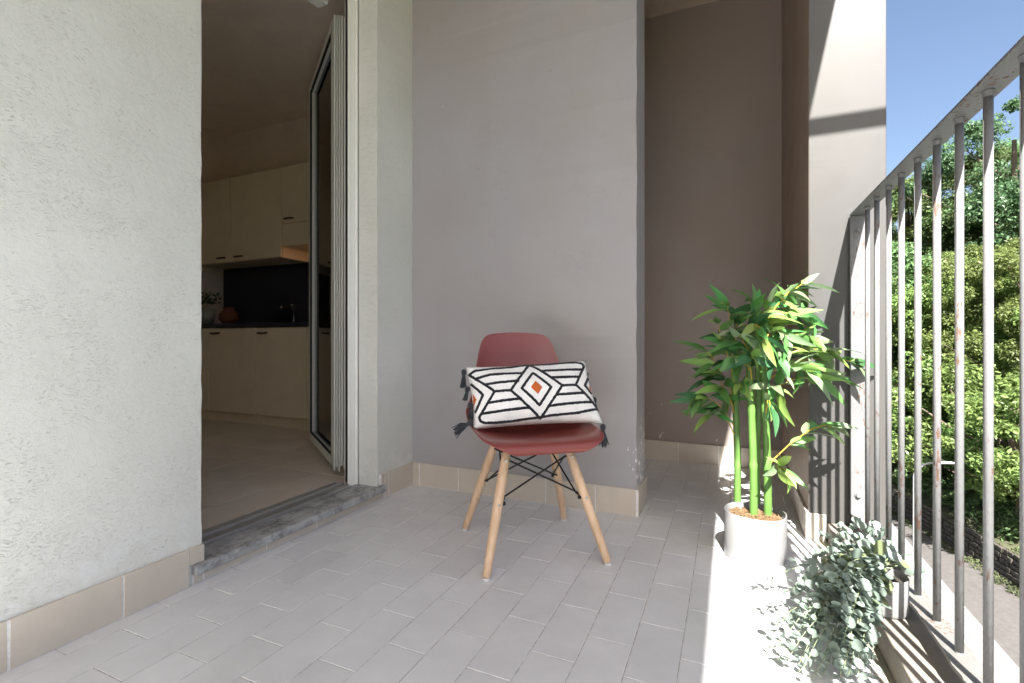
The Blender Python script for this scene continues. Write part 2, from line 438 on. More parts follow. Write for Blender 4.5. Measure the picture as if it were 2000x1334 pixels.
# plaster wall with the door opening
Y1, Y2, ZD = 1.062, 1.945, 2.60     # door opening
def wallthing(name, boxes, mat, label, cat='wall', bev=.0):
    bm = bmesh.new()
    for b in boxes: add_box(bm, *b, bev)
    o = bm_obj(name, bm, mat); tag(o, label, cat); return o
bm = bmesh.new()
def rough_prism(bm, x0, x1, y0, y1, z0, z1, n=60):
    """wall piece whose vertical arrises waver by a millimetre or two, like hand-laid plaster"""
    rings = []
    for k in range(n + 1):
        z = z0 + (z1 - z0) * k / n
        j = lambda: random.gauss(0, .0011)
        rings.append([bm.verts.new(p) for p in ((x0, y0, z), (x1 + j(), y0 + j(), z), (x1 + j() * .4, y1 + j(), z), (x0, y1, z))])
    for a, b in zip(rings, rings[1:]):
        for k in range(4): bm.faces.new((a[k], a[(k + 1) % 4], b[(k + 1) % 4], b[k]))
    bm.faces.new(rings[0][::-1]); bm.faces.new(rings[-1])
rough_prism(bm, XW - .34, XW, -.4, Y1, -.1, ZC + .01)
add_box(bm, XW - .34, XW, -3.6, -2.8, -.1, ZC + .01)
add_box(bm, XW - .34, XW, -2.799, -.401, -.1, .1); add_box(bm, XW - .34, XW, -2.799, -.401, 2.6, ZC + .01)  # gap left here for the added window
rough_prism(bm, XW - .115, XW, Y2, YP + .12, -.1, ZC + .01)
add_box(bm, XW - .20, XW - .115, Y2 + .03, YF + .1, -.1, ZC + .01)
add_box(bm, XW - .34, XW, Y1 + .002, Y2 - .002, ZD, ZC + .01)
pw = bm_obj('plaster_wall', bm, PLASTER)
tag(pw, 'rough off-white plaster wall on the left with the open doorway in it', 'wall')

def skirt_run(parent, a, b, nrm, z0=0., z1=.122, step=.2435, first=None, th=.010, mat=SKIRT):
    """tiles standing against a wall from a to b (2D), nrm points into the balcony"""
    a, b = Vector((*a, 0)), Vector((*b, 0)); L = (b - a).length; t = (b - a).normalized(); n = Vector((*nrm, 0))
    cuts = [0.0]; s = first if first is not None else step
    while s < L - .01: cuts.append(s); s += step
    cuts.append(L)
    for s0, s1 in zip(cuts, cuts[1:]):
        g = .0022; wd = s1 - s0 - 2 * g
        bm = bmesh.new(); add_box(bm, -wd / 2, wd / 2, 0, th, z0 + .0015, z1, .0012)
        o = bm_obj('skirting_tile', bm, mat, parent)
        c = a + t * (s0 + s1) / 2
        o.location = c + n * random.uniform(.0, .0012); o.rotation_euler = (random.gauss(0, .004), 0, math.atan2(-n.x, n.y) + random.gauss(0, .002))
    # grout bedding line behind the tiles
    bm = bmesh.new(); add_box(bm, 0, L, .0, th * .93, z0, z1 - .0015)
    o = bm_obj('skirting_mortar', bm, WGROUT, parent); o.location = a; o.rotation_euler = (0, 0, math.atan2(t.y, t.x) + (0 if t.cross(n).z > 0 else 0))
    if Vector((-t.y, t.x, 0)).dot(n) < 0: o.scale = (1, -1, 1)
skirt_run(pw, (XW, -.40), (XW, Y1 - .045), (1, 0), first=.0 + (.829 - .2435 * 5 + .40))
# notched last piece above the sill
box('skirting_tile', XW, XW + .0105, Y1 - .046, Y1 + .004, .068, .122, SKIRT, pw, .001)
skirt_run(pw, (XW, Y2 + .018), (XW, 1.992), (1, 0), z0=.072)
skirt_run(pw, (XW, 1.994), (XW, YP), (1, 0), first=.03)
skirt_run(pw, (XW - .006, Y1 - .03), (XW - .006, 1.99), (1, 0), z0=0, z1=.034, first=.035)

fill_win = empty('added_kitchen_window', (XW - .2, -1.6, .1)); tag(fill_win, 'added tall white framed window, unseen behind the viewer, that brightens the kitchen', 'window')  # added, out of view, to let daylight into the dim kitchen
for (y0, y1, z0, z1) in ((-1.198, -1.14, .0, 2.5), (1.14, 1.198, .0, 2.5), (-1.1395, 1.1395, .0, .05), (-1.1395, 1.1395, 2.45, 2.5), (-.03, .03, .051, 2.449)):
    box('frame', -.03, .03, y0, y1, z0, z1, WHITEP, fill_win, .003)
for y0, y1 in ((-1.139, -.031), (.031, 1.139)): box('pane', -.003, .003, y0, y1, .051, 2.449, GLASS, fill_win)
# partition wall (grey) with its free end
bm = bmesh.new(); rough_prism(bm, XW + .001, -.382, YP, YP + .225, -.1, ZC + .01)
part = bm_obj('partition_wall', bm, WALLP)
tag(part, 'smooth grey partition wall behind the red chair with a chipped free corner', 'wall')
skirt_run(part, (XW + .012, YP), (-.382, YP), (0, -1), first=.040 + .2435 * 0)
skirt_run(part, (-.382, YP - .0105), (-.382, YP + .236), (1, 0), first=.24)

# far wall of the recess
fw = box('recess_wall', XW - .1, .50, YF, YF + .2, -.1, ZC + .01, WALLN)
tag(fw, 'dark taupe back wall of the recess beyond the partition', 'wall')
skirt_run(fw, (-1.2, YF), (.276, YF), (0, -1), first=.165)

# pier at the outer edge
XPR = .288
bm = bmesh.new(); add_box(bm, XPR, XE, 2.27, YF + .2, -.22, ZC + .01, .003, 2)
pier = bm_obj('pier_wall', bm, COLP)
pier.data.materials.append(PIER_SHADE)
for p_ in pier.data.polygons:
    if p_.normal.x < -.7: p_.material_index = 1  # shaded side coloured far lighter than the sunlit front, light put into the colour
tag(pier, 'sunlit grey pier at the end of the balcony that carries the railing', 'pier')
skirt_run(pier, (XPR, 2.262), (XPR, YF), (-1, 0), first=.2, z1=.11)
skirt_run(pier, (XPR - .001, 2.27), (.346, 2.27), (0, -1), z1=.105, first=.3)

# curb under the railing, slab edge below
curb = tag(box('curb', .352, .503, -3.6, 2.268, -.1, .075, CURB, bev=.004, seg=2), kind='structure')
bm = bmesh.new(); add_box(bm, XW - 3, .48, -3.6, YF + .2, -.5, -.222)
tag(bm_obj('slab_underside', bm, SLAB), kind='structure')
# rest of the balcony behind the camera: end wall
ew = box('end_wall', XW + .002, XPR, -3.85, -3.602, -.1, 1.0, WALLP)
tag(ew, 'waist-high grey parapet closing the other end of the balcony', 'wall')
# unseen bar off the slab edge, placed to throw shade on the pier
arm = empty('shadow_arm', (.5, 1.20, 2.86))
tag(arm, 'unseen grey metal bar at the slab edge, placed to cast a band of shade on the pier', 'shadow arm')
box('arm_bar', .0, .75, -.019, .019, -.019, .019, RAILM, arm, .004)
box('arm_plate', .0, .03, -.018, .018, .0195, .079, RAILM, arm, .003)

# ================================================================== door
sill = box('door_sill', XW - .16, XW + .026, Y1 - .032, 1.986, .035, .066, MARBLE, None, .002, 2)
tag(sill, 'speckled grey stone sill at the foot of the open door', 'door sill')
door = empty('balcony_door', (XW - .12, Y2, .066))
tag(door, 'white framed glass balcony door standing open into the kitchen', 'door')
DX, DY, DZ = door.location
def dbox(name, x0, x1, y0, y1, z0, z1, mat, bev=.002, parent=door):
    return box(name, x0 - DX, x1 - DX, y0 - DY, y1 - DY, z0 - DZ, z1 - DZ, mat, parent, bev)
fx0, fx1 = XW - .19, XW - .118
# fixed frame: far jamb in stepped profiles, near jamb, head, threshold track
bm = bmesh.new()
for (x0, x1, y0, y1) in ((fx1 - .008, fx1, Y2 - .014, Y2), (fx1 - .018, fx1 - .0085, Y2 - .0585, Y2), (fx1 - .024, fx1 - .0185, Y2 - .040, Y2), (fx1 - .046, fx1 - .0245, Y2 - .026, Y2), (fx1 - .085, fx1 - .0465, Y2 - .004, Y2 + .028)):
    add_box(bm, x0 - DX, x1 - DX, y0 - DY, y1 - DY, .066 - DZ, ZD - DZ, .0015)
bm_obj('door_frame', bm, WHITEP, door)
bm = bmesh.new(); add_box(bm, fx0 - DX, fx1 - DX, Y1 - DY, Y1 + .045 - DY, .066 - DZ, ZD - DZ, .002)
bm_obj('door_frame', bm, WHITEP, door)
dbox('door_frame', fx0, fx1, Y1 + .046, Y2 - .06, ZD - .05, ZD, WHITEP)
dbox('gasket', fx1 - .075, fx1 - .047, Y2 - .012, Y2 - .0045, .07, ZD, RUBBER)
bm = bmesh.new()
for (x0, x1, z1) in ((fx0 - .03, fx0 - .012, .078), (fx0 - .010, fx0 + .020, .074), (fx0 + .021, fx0 + .034, .088), (fx0 + .036, fx1 + .008, .078)):
    add_box(bm, x0 - DX, x1 - DX, Y1 + .0465 - DY, Y2 - .0595 - DY, .066 - DZ, z1 - DZ, .0015)
bm_obj('threshold_track', bm, ALU, door)
# leaf, local frame: x along the leaf from hinge to free edge, y = thickness away from viewer
P0 = Vector((-1.962, 2.029, 0)); PF = Vector((-2.663, 2.531, 0))
ld = (PF - P0).normalized(); lw = (PF - P0).length
# keep the visible face exactly on P0-PF, thickness goes to +normal side (right, away from the glass side seen)
leaf_rz = math.atan2(ld.y, ld.x)
leaf = empty('door_leaf', Vector((P0.x - DX, P0.y - DY, .105 - DZ)), leaf_rz); leaf.parent = door
LH = 2.535 - .105; st = .052; T = -.062   # thickness toward local -y (the right side)
bm = bmesh.new()
add_box(bm, 0, lw, T, 0, 0, st, .003)                      # bottom rail
add_box(bm, 0, lw, T, 0, LH - st, LH, .003)
bm_obj('leaf_rail', bm, WHITEP, leaf)
bm = bmesh.new(); add_box(bm, lw - st, lw, T, 0.001, st + .001, LH - st - .001, .003); bm_obj('leaf_stile', bm, WHITEP, leaf)
bm = bmesh.new()
add_box(bm, -.002, st, T, 0, st * 0, LH, .001)
prof = [(-.0003, -.007), (-.0135, -.0185), (-.0255, -.0315), (-.0385, -.046), (-.053, -.0617)]
for k, (ya, yb) in enumerate(prof):
    add_box(bm, -.034 - .004 * (k % 2), -.0025, yb, ya, [-.012, .004, -.022, .008, -.016][k], LH + .002 * k, .0015)
bm_obj('leaf_stile', bm, WHITEP, leaf)
bm = bmesh.new()
for (x0, x1, z0, z1) in ((st, st + .005, st, LH - st), (lw - st - .005, lw - st, st, LH - st), (st, lw - st, st, st + .005), (st, lw - st, LH - st - .005, LH - st)):
    add_box(bm, x0, x1, -.012, .0008, z0, z1)
bm_obj('glazing_seal', bm, RUBBER, leaf)
box('pane', st + .004, lw - st - .004, -.034, -.028, st + .004, LH - st - .004, GLASS, leaf)
for z in (.25, 1.2, 2.2):
    bm = bmesh.new(); add_tube(bm, [(-.012, T - .008, z - .045), (-.012, T - .008, z + .045)], .009, 10)
    bm_obj('hinge', bm, WHITEP, leaf, True)

# ================================================================== kitchen
XK, YK, ZKF, ZKC = -4.955, 3.555, .05, 2.965
kf = tag(box('kitchen_floor', XK, XW - .20, -3.0, YK, -.21, ZKF - .004, GROUT), kind='structure')
n = 0
for i in range(12):
    for j in range(13):
        xa = XW - .215 - (i + 1) * .302; ya = -.36 + j * .302
        if ya + .3 > YK or xa < XK: continue
        vis = ya > .6
        if not vis: continue
        o = link('tile', tile_mesh(.2985, .2985, KTILE, name='kitchen_tile'), kf); o.location = (xa + .15, ya + .15, ZKF)
box('tile_field', XK, XW - .215, -3.0, .54, ZKF - .003, ZKF - .0005, KTILE, kf)['kind'] = 'stuff'
kw = box('kitchen_wall', XK - .1, XW - .35, YK, YK + .1, -.1, ZKC, KWALL); tag(kw, 'dim kitchen back wall above the cream cabinets', 'wall')
kl = box('kitchen_wall', XK - .1, XK, -3.1, YK - .001, -.1, ZKC, KWALL); tag(kl, 'kitchen side wall left of the cream cabinets', 'wall')
kn = box('kitchen_wall', XK, XW - .341, -3.1, -3.0, -.1, ZKC, KWALL); tag(kn, 'kitchen wall opposite the cream cabinets, out of sight behind the plaster', 'wall')
kc = tag(box('kitchen_ceiling', XK - .1, XW - .351, -3.1, YK + .1, ZKC + .001, ZKC + .1, KWALL), kind='structure')
sb = box('shutter_box', -2.01, XW - .342, .6, 1.97, 2.56, ZKC - .002, WHITEP, None, .004)
tag(sb, 'pale roller shutter box above the inside of the door', 'shutter box')

def handle(parent, x, y, z, L=.10):
    tube('handle', [(x - L / 2, y, z), (x - L / 2 + .008, y - .022, z - .004), (x, y - .030, z - .006), (x + L / 2 - .008, y - .022, z - .004), (x + L / 2, y, z)], [.007, .008, .009, .008, .007], BRONZE, parent, 8)
YB = 2.955
blabels = ['cream base cabinet at the left end below the herb pot', 'cream base cabinet in the middle below the tap', 'cream base cabinet at the right beside the door leaf', 'cream base cabinet hidden behind the door leaf']
for k, (xa, xb) in enumerate(((-4.325, -3.727), (-3.724, -3.127), (-3.124, -2.55), (-4.925, -4.328))):
    c = empty('base_cabinet', ((xa + xb) / 2, YB, ZKF)); hw = (xb - xa) / 2
    tag(c, ['cream base cabinet with the handle nearest the herb pot', 'cream base cabinet under the sink tap, right of the first', 'cream base cabinet seen through the glass of the door leaf', 'cream base cabinet in the far left corner of the kitchen'][k], 'cabinet', 'cream kitchen base cabinets')
    box('carcass', -hw, hw, .02, .59, .09, .845, CREAM, c)
    box('cabinet_door', -hw + .003, hw - .003, -.001, .019, .095, .842, CREAM, c, .003)
    box('plinth', -hw, hw, .06, .08, .0, .088, CREAM, c)
    handle(c, -hw + .09, 0, .80)
wt = empty('worktop', (-3.7, 3.2, .90)); tag(wt, 'dark blue worktop with matching splashback over the base cabinets', 'worktop')
box('top_slab', -1.25, 1.15, -.265, .35, .0, .035, NAVY, wt, .004)
box('splashback', -1.245, 1.15, .335, .352, .036, .66, NAVY, wt)
YU = 3.20
for k, (xa, xb, z0) in enumerate(((-4.95, -4.379, 1.535), (-4.375, -3.706, 1.535), (-3.702, -3.05, 1.83))):
    c = empty('wall_cabinet', ((xa + xb) / 2, YU, z0)); hw = (xb - xa) / 2
    tag(c, ['cream wall cabinet furthest left, cut by the plaster wall edge', 'wide cream wall cabinet in the middle of the row', 'short cream wall cabinet above the extractor hood'][k], 'cabinet', 'cream kitchen wall cabinets')
    hh = 2.345 - z0
    box('carcass', -hw, hw, .02, .354, 0, hh, CREAM, c)
    box('cabinet_door', -hw + .003, hw - .003, -.001, .019, .003, hh - .003, CREAM, c, .003)
    handle(c, (hw - .12, -hw + .12, -hw + .10)[k], 0, .045 + (.0 if k < 2 else .0))
hood = empty('extractor_hood', (-3.376, YU, 1.60)); tag(hood, 'cream extractor hood with a small warm lamp under the short cabinet', 'hood')
box('hood_front', -.323, .323, -.001, .019, .03, .226, CREAM, hood, .003)
box('hood_body', -.323, .323, .02, .354, .03, .226, CREAM, hood)
box('hood_lamp', -.06, .06, .10, .18, .018, .029, m_emit('warm_hood_lamp', (1, .5, .2), 2.5), hood)
tap = empty('sink_tap', (-3.75, 3.38, .936)); tag(tap, 'small chrome tap behind the sink on the blue worktop', 'tap')
CHROME = simple('chrome', (.6, .6, .6), .12, 1.0)
tube('spout', [(0, 0, 0), (0, 0, .13), (0, -.05, .17), (0, -.14, .15)], .012, CHROME, tap)
box('lever', -.012, .012, -.02, .05, .17, .182, CHROME, tap, .004)
hp = empty('herb_pot', (-4.60, 3.12, .936)); tag(hp, 'grey pot with a leafy green herb on the blue worktop', 'potted plant')
bm = bmesh.new(); add_lathe(bm, [(0, .001), (.055, .001), (.075, .15), (.07, .15), (.06, .12), (0, .12)], 20); bm_obj('pot', bm, simple('grey_herb_pot', (.35, .36, .32), .6), hp, True)
V, F = [], []
for k in range(160):
    c = Vector((random.gauss(0, .05), random.gauss(0, .05), .20 + abs(random.gauss(0, .05)))); a = random.random() * 6.28
    u1 = Vector((math.cos(a), math.sin(a), random.uniform(-.5, .5))) * .022; v1 = Vector((-math.sin(a), math.cos(a), random.uniform(-.5, .5))) * .012
    b = len(V); V += [c - u1, c + v1, c + u1, c - v1]; F.append((b, b + 1, b + 2, b + 3))
link('foliage', np_mesh('foliage', np.array(V), np.array(F)), hp, TREEL[1])
tj = empty('terracotta_jar', (-4.40, 3.2, .936)); tag(tj, 'squat terracotta jar between the herb pot and the splashback', 'jar')
bm = bmesh.new(); add_lathe(bm, [(0, .001), (.05, .001), (.085, .05), (.08, .10), (.045, .14), (.05, .16), (.04, .16), (0, .13)], 20); bm_obj('jar_body', bm, simple('terracotta', (.18, .06, .03), .7), tj, True)
lamp = empty('wall_spotlight', (XK, 3.0, 2.38)); tag(lamp, 'small dark round fitting on the kitchen side wall above the cabinets', 'wall fitting')
bm = bmesh.new(); add_tube(bm, [(0, 0, 0), (.03, 0, 0), (.031, 0, 0), (.12, 0, 0)], [.07, .07, .09, .09], 24); bm_obj('fitting_body', bm, BRONZE, lamp, True)

# ================================================================== railing
XR, WR = .450, .052
rail = empty('railing', (XR, 0, .13)); tag(rail, 'grey metal balcony railing with rust-flecked round balusters', 'railing')
rz0, rz1, yend = .118, 1.280, 2.262
def rbox(name, x0, x1, y0, y1, z0, z1, mat, bev=.0015): return box(name, x0 - XR, x1 - XR, y0, y1, z0 - .13, z1 - .13, mat, rail, bev)
rbox('top_rail', XR - WR / 2, XR + WR / 2, -3.6, yend, rz1 - .008, rz1, RAILM)
# bottom rail with a wavering rusty edge
bm = bmesh.new(); rings = []
ny = 160
for k in range(ny + 1):
    y = -.5 + (yend + .5) * k / ny
    e = random.gauss(0, .0009) + .0012 * math.sin(y * 23)
    z = rz0 + random.gauss(0, .0004)
    rings.append([bm.verts.new(p) for p in ((-WR / 2 + e, y, rz0 - .143 + .0), (WR / 2 + e * .6, y, rz0 - .143), (WR / 2 + e * .6, y, z - .1345), (0, y, z - .1337), (-WR / 2 + e, y, z - .1345))])
for a, b in zip(rings, rings[1:]):
    for k in range(5): bm.faces.new((a[k], a[(k + 1) % 5], b[(k + 1) % 5], b[k]))
bm.faces.new(rings[0][::-1]); bm.faces.new(rings[-1])
o = bm_obj('bottom_rail', bm, RAILB, rail); o.location.z = .012
rbox('bottom_rail', XR - WR / 2, XR + WR / 2, -3.6, -.501, rz0 - .008, rz0 + .0, RAILB)
rbox('end_post', XR - WR / 2, XR + WR / 2, yend - .008, yend, rz0 + .002, rz1 - .0085, RAILM)
bm = bmesh.new(); add_tube(bm, [(0, 0, rz0 - .13), (0, 0, rz1 - .009 - .13)], .0077, 14)
for s, z in ((1, rz0 - .13), (-1, rz1 - .009 - .13)):
    add_tube(bm, [(0, 0, z + s * .0005), (0, 0, z + s * .004), (0, 0, z + s * .012)], [.0098, .0086, .0078], 12, cap=False)
me = bpy.data.meshes.new('baluster'); bm.to_mesh(me); bm.free(); me.materials.append(BARM)
for p in me.polygons: p.use_smooth = True
for k in range(40):
    y = 2.118 - k * .1283
    if y < -3: break
    o = link('baluster', me, rail); o.location = (random.gauss(0, .0006), y, 0); o.rotation_euler = (0, 0, random.random() * 6)
for z in (1.215, .20):
    bm = bmesh.new(); add_tube(bm, [(0, yend - .0085, z - .13), (0, yend - .0105, z - .13), (0, yend - .011, z - .13)], [.0125, .0125, .009], 18)
    add_tube(bm, [(0, yend - .0105, z - .13), (0, yend - .019, z - .13)], .008, 6)
    bm_obj('bolt', bm, RAILM, rail)
for y in (1.9, .7, -.5, -1.7, -2.9):
    rbox('foot', XR - .012, XR + .012, y - .02, y + .02, .0755, rz0 - .0085, RAILM)

# ================================================================== chair
CH = Vector((-.7015, 1.756, 0)); CRZ = math.atan2(.62, .78)     # local x = sitter's lateral, +y is backwards
chair = empty('shell_chair', CH, CRZ)
tag(chair, 'brick red plastic shell chair on splayed beech legs in front of the grey wall', 'chair')
# local frame: x to the right as seen, -y is the front
def shell():
    # centreline: (y, z), half width, edge lift (z), edge forward pull (y)
    key = [(-.232, .410, .120, .000, .0), (-.236, .424, .165, .001, .0), (-.222, .438, .198, .003, .0), (-.180, .444, .222, .008, .0),
           (-.110, .440, .231, .020, .0), (-.030, .430, .234, .036, .0), (.050, .424, .236, .056, -.004), (.115, .432, .236, .066, -.018),
           (.158, .458, .232, .058, -.040), (.180, .505, .222, .036, -.058), (.192, .565, .208, .014, -.062), (.204, .640, .193, .003, -.052),
           (.216, .715, .175, .0, -.038), (.225, .768, .160, .0, -.026), (.230, .797, .146, -.001, -.020), (.233, .812, .132, -.002, -.016), (.235, .820, .116, -.003, -.013), (.236, .825, .092, -.004, -.010)]
    # resample with Catmull-Rom
    K = np.array(key); M = []
    for i in range(len(K) - 1):
        p0, p1, p2, p3 = K[max(i - 1, 0)], K[i], K[i + 1], K[min(i + 2, len(K) - 1)]
        for s in range(4):
            t = s / 4
            M.append(.5 * ((2 * p1) + (-p0 + p2) * t + (2 * p0 - 5 * p1 + 4 * p2 - p3) * t * t + (-p0 + 3 * p1 - 3 * p2 + p3) * t ** 3))
    M.append(K[-1]); bm = bmesh.new(); n = 28; grid = []
    for (y, z, hw, ez, ey) in M:
        row = []
        for k in range(n + 1):
            s = -1 + 2 * k / n; a = abs(s)
            q = a ** 2.6
            row.append(bm.verts.new((hw * s, y + ey * q, z + ez * q)))
        grid.append(row)
    for a, b in zip(grid, grid[1:]):
        for k in range(n): bm.faces.new((a[k], a[k + 1], b[k + 1], b[k]))
    return bm
o = bm_obj('seat_shell', shell(), SHELLM, chair, True)
mo = o.modifiers.new('thick', 'SOLIDIFY'); mo.thickness = .0055; mo.offset = -1
mo = o.modifiers.new('round', 'BEVEL'); mo.width = .0018; mo.segments = 2; mo.limit_method = 'ANGLE'; mo.angle_limit = R(50)
tops = {}; lows = {}
for sx in (-1, 1):
    for sy in (-1, 1):
        top = Vector((sx * .118, sy * .090, .392)); foot = Vector((sx * .219, sy * .219, .008))
        ax = (foot - top).normalized(); L = (foot - top).length
        me_pts = [top + ax * L * f for f in (0, .02, .12, .3, .5, .7, .88, .985, 1.0)]
        bm = bmesh.new(); add_tube(bm, me_pts, [.0125, .0145, .0165, .0178, .0175, .0162, .0148, .0138, .0118], 18)
        lg = bm_obj('leg', bm, WOOD, chair, True)
        cp = tube('foot_cap', [(foot.x, foot.y, .0095), (foot.x, foot.y, .0005)], [.0135, .0125], CAPM, lg, 14)
        tops[sx, sy] = top + ax * .03; lows[sx, sy] = top + ax * L * .44
        out = Vector((sx, sy, .25)).normalized()
        for f in (.075, .44):
            c = top + ax * L * f
            for od in (Vector((0, sy, 0)), ):
                bm = bmesh.new(); add_tube(bm, [c + od * .014, c + od * .0192, c + od * .0193], [.0058, .0058, .0035], 12); bm_obj('bolt', bm, STEEL, lg)
        box('leg_bracket', top.x - .006, top.x + .006, top.y - .012, top.y + .012, top.z - .004, top.z + .022, BLACKM, chair)
pairs = [((-1, -1), (1, -1)), ((1, -1), (1, 1)), ((1, 1), (-1, 1)), ((-1, 1), (-1, -1))]
for a, b in pairs:
    for p, q in ((a, b), (b, a)):
        A = tops[p]; B = lows[q]; inn = Vector((-(p[0] + q[0]) * .012, -(p[1] + q[1]) * .012, 0))
        s = (B - A).normalized()
        tube('wire_brace', [A + inn * .6, A + inn + s * .02, B + inn - s * .02, B + inn * .4], .0034, BLACKM, chair, 8)
for a, b in (((-1, -1), (1, 1)), ((-1, 1), (1, -1))):
    tube('wire_brace', [tops[a] + Vector((0, 0, .012)), tops[b] + Vector((0, 0, .012))], .0034, BLACKM, chair, 8)
for sx, sy in lows:
    p = lows[sx, sy]; bm = bmesh.new(); add_tube(bm, [p + Vector((-sx * .026, -sy * .0, 0)), p + Vector((-sx * .014, 0, 0))], .007, 10); bm_obj('brace_nut', bm, BLACKM, chair)

# ================================================================== cushion
Z4 = lambda x, y: (860 + x * .22485, 620 + y * .22485)
def zc(x, y, d): u, v = Z4(x, y); return px(u, v, d)
CT = [zc(218, 430, 1.905), zc(1258, 374, 1.965), zc(1412, 918, 1.875), zc(286, 975, 1.800)]   # TL TR BR BL
n_ = (CT[1] - CT[0]).cross(CT[3] - CT[0]).normalized()
if n_.dot(Vector((0, 0, HCAM)) - CT[0]) < 0: n_ = -n_
def cbil(s, t): return CT[0] * (1 - s) * (1 - t) + CT[1] * s * (1 - t) + CT[2] * s * t + CT[3] * (1 - s) * t
def csurf(s, t, side=1, off=0.):
    """pillow face: s across 0..1, t down 0..1"""
    a = max(0., 1 - (2 * s - 1) ** 2); b = max(0., 1 - (2 * t - 1) ** 2)
    bul = .062 * (a ** .42) * (b ** .5)
    wr = .0016 * math.sin(s * 31 + t * 9) * (1 - a * b) + .0012 * math.sin(t * 23 - s * 14)
    # seam sags inward between the corners
    ss = s + (-(2 * s - 1) * .022 * b); tt = t + (-(2 * t - 1) * .035 * a)
    p = cbil(ss, tt) + n_ * (side * (bul + wr * min(1, bul * 40)) + off)
    if side < 0: p = cbil(ss, tt) - n_ * (bul * .75) + n_ * off
    return p
cen = cbil(.5, .5)
ce = empty('cushion', cen)
tag(ce, 'white lumbar cushion with black tufted lines and an orange diamond on the red chair', 'cushion')
def inv(P):
    s, t = .5, .5
    cam0 = Vector((0, 0, HCAM)); dr = (P - cam0)
    for _ in range(14):
        def res(s, t):
            q = csurf(s, t) - cam0; k = 1.0 / q.dot(Vector((-SN, CS, 0))); e = dr / dr.dot(Vector((-SN, CS, 0)))
            r = q * k - e; return np.array([r.dot(Vector((CS, SN, 0))), r.z])
        r0 = res(s, t); h = 1e-3
        J = np.array([(res(s + h, t) - r0) / h, (res(s, t + h) - r0) / h]).T
        try: dx = np.linalg.solve(J, -r0)
        except Exception: break
        s = min(.995, max(.005, s + dx[0] * .8)); t = min(.995, max(.005, t + dx[1] * .8))
    return s, t
bm = bmesh.new(); N, M_ = 44, 26
g = [[bm.verts.new(csurf(i / N, j / M_) - cen) for i in range(N + 1)] for j in range(M_ + 1)]
gb = [[(g[j][i] if i in (0, N) or j in (0, M_) else bm.verts.new(csurf(i / N, j / M_, -1) - cen)) for i in range(N + 1)] for j in range(M_ + 1)]
for G in (g, gb):
    for j in range(M_):
        for i in range(N): bm.faces.new((G[j][i], G[j][i + 1], G[j + 1][i + 1], G[j + 1][i]))
bm_obj('cover', bm, CUSH, ce, True)
def ribbon(bm, pts, wid=.0108, h=.0030):
    pts = [list(p) for p in pts]
    if pts[0] != pts[-1]:
        for a, b in ((0, 1), (-1, -2)):
            dx, dy = pts[a][0] - pts[b][0], pts[a][1] - pts[b][1]; l = math.hypot(dx, dy); pts[a][0] += dx / l * 7; pts[a][1] += dy / l * 5
    st_ = [inv(zc(x, y, 1.88)) for x, y in pts]
    P = []
    for (s0, t0), (s1, t1) in zip(st_, st_[1:]):
        k = max(2, int(math.hypot((s1 - s0) * .5, (t1 - t0) * .27) / .0045))
        for q in range(k): P.append((s0 + (s1 - s0) * q / k, t0 + (t1 - t0) * q / k))
    P.append(st_[-1]); rows = []
    for i, (s, t) in enumerate(P):
        a = csurf(*P[max(0, i - 1)]); b = csurf(*P[min(len(P) - 1, i + 1)]); c = csurf(s, t)
        e = 2e-3; nn = (csurf(s + e, t) - c).cross(csurf(s, t + e) - c).normalized()
        if nn.dot(n_) < 0: nn = -nn
        tg = (b - a).normalized(); sd = tg.cross(nn).normalized()
        wl_, wr_ = wid / 2 * random.uniform(.82, 1.15), wid / 2 * random.uniform(.82, 1.15)
        rows.append([bm.verts.new(c + sd * x + nn * y - cen) for x, y in ((-wl_, -.0015), (-wl_ * .85, h * .75), (0, h), (wr_ * .85, h * .75), (wr_, -.0015))])
    for a, b in zip(rows, rows[1:]):
        for k in range(4): bm.faces.new((a[k], a[k + 1], b[k + 1], b[k]))
LN = [[(770, 418), (1060, 590), (868, 880), (612, 632), (770, 418)], [(803, 482), (963, 603), (862, 763), (707, 615), (803, 482)],
      [(255, 500), (300, 466), (400, 452), (520, 441), (640, 432), (770, 418), (900, 412), (1050, 400), (1180, 393), (1228, 402), (1246, 428)],
      [(308, 534), (420, 500), (560, 489), (712, 485)], [(875, 466), (1030, 458), (1170, 453), (1235, 453)], [(388, 585), (520, 563), (678, 550)],
      [(962, 522), (1100, 517), (1203, 515)], [(470, 642), (540, 637), (612, 632)], [(1060, 590), (1180, 585)],
      [(412, 743), (540, 722), (700, 702)], [(1010, 670), (1140, 661), (1250, 655)], [(360, 838), (500, 815), (770, 783)],
      [(945, 770), (1150, 744), (1322, 736)], [(338, 868), (350, 902), (390, 918), (480, 915), (640, 898), (862, 868)],
      [(880, 865), (1050, 842), (1200, 827), (1375, 815)], [(250, 505), (325, 548), (470, 642), (338, 868)],
      [(266, 590), (370, 672), (306, 825)], [(1246, 428), (1178, 585), (1330, 748), (1378, 815)], [(1280, 535), (1256, 590), (1308, 662)]]
bm = bmesh.new()
for l in LN: ribbon(bm, l)
bm_obj('tufted_line', bm, TUFT, ce, True)
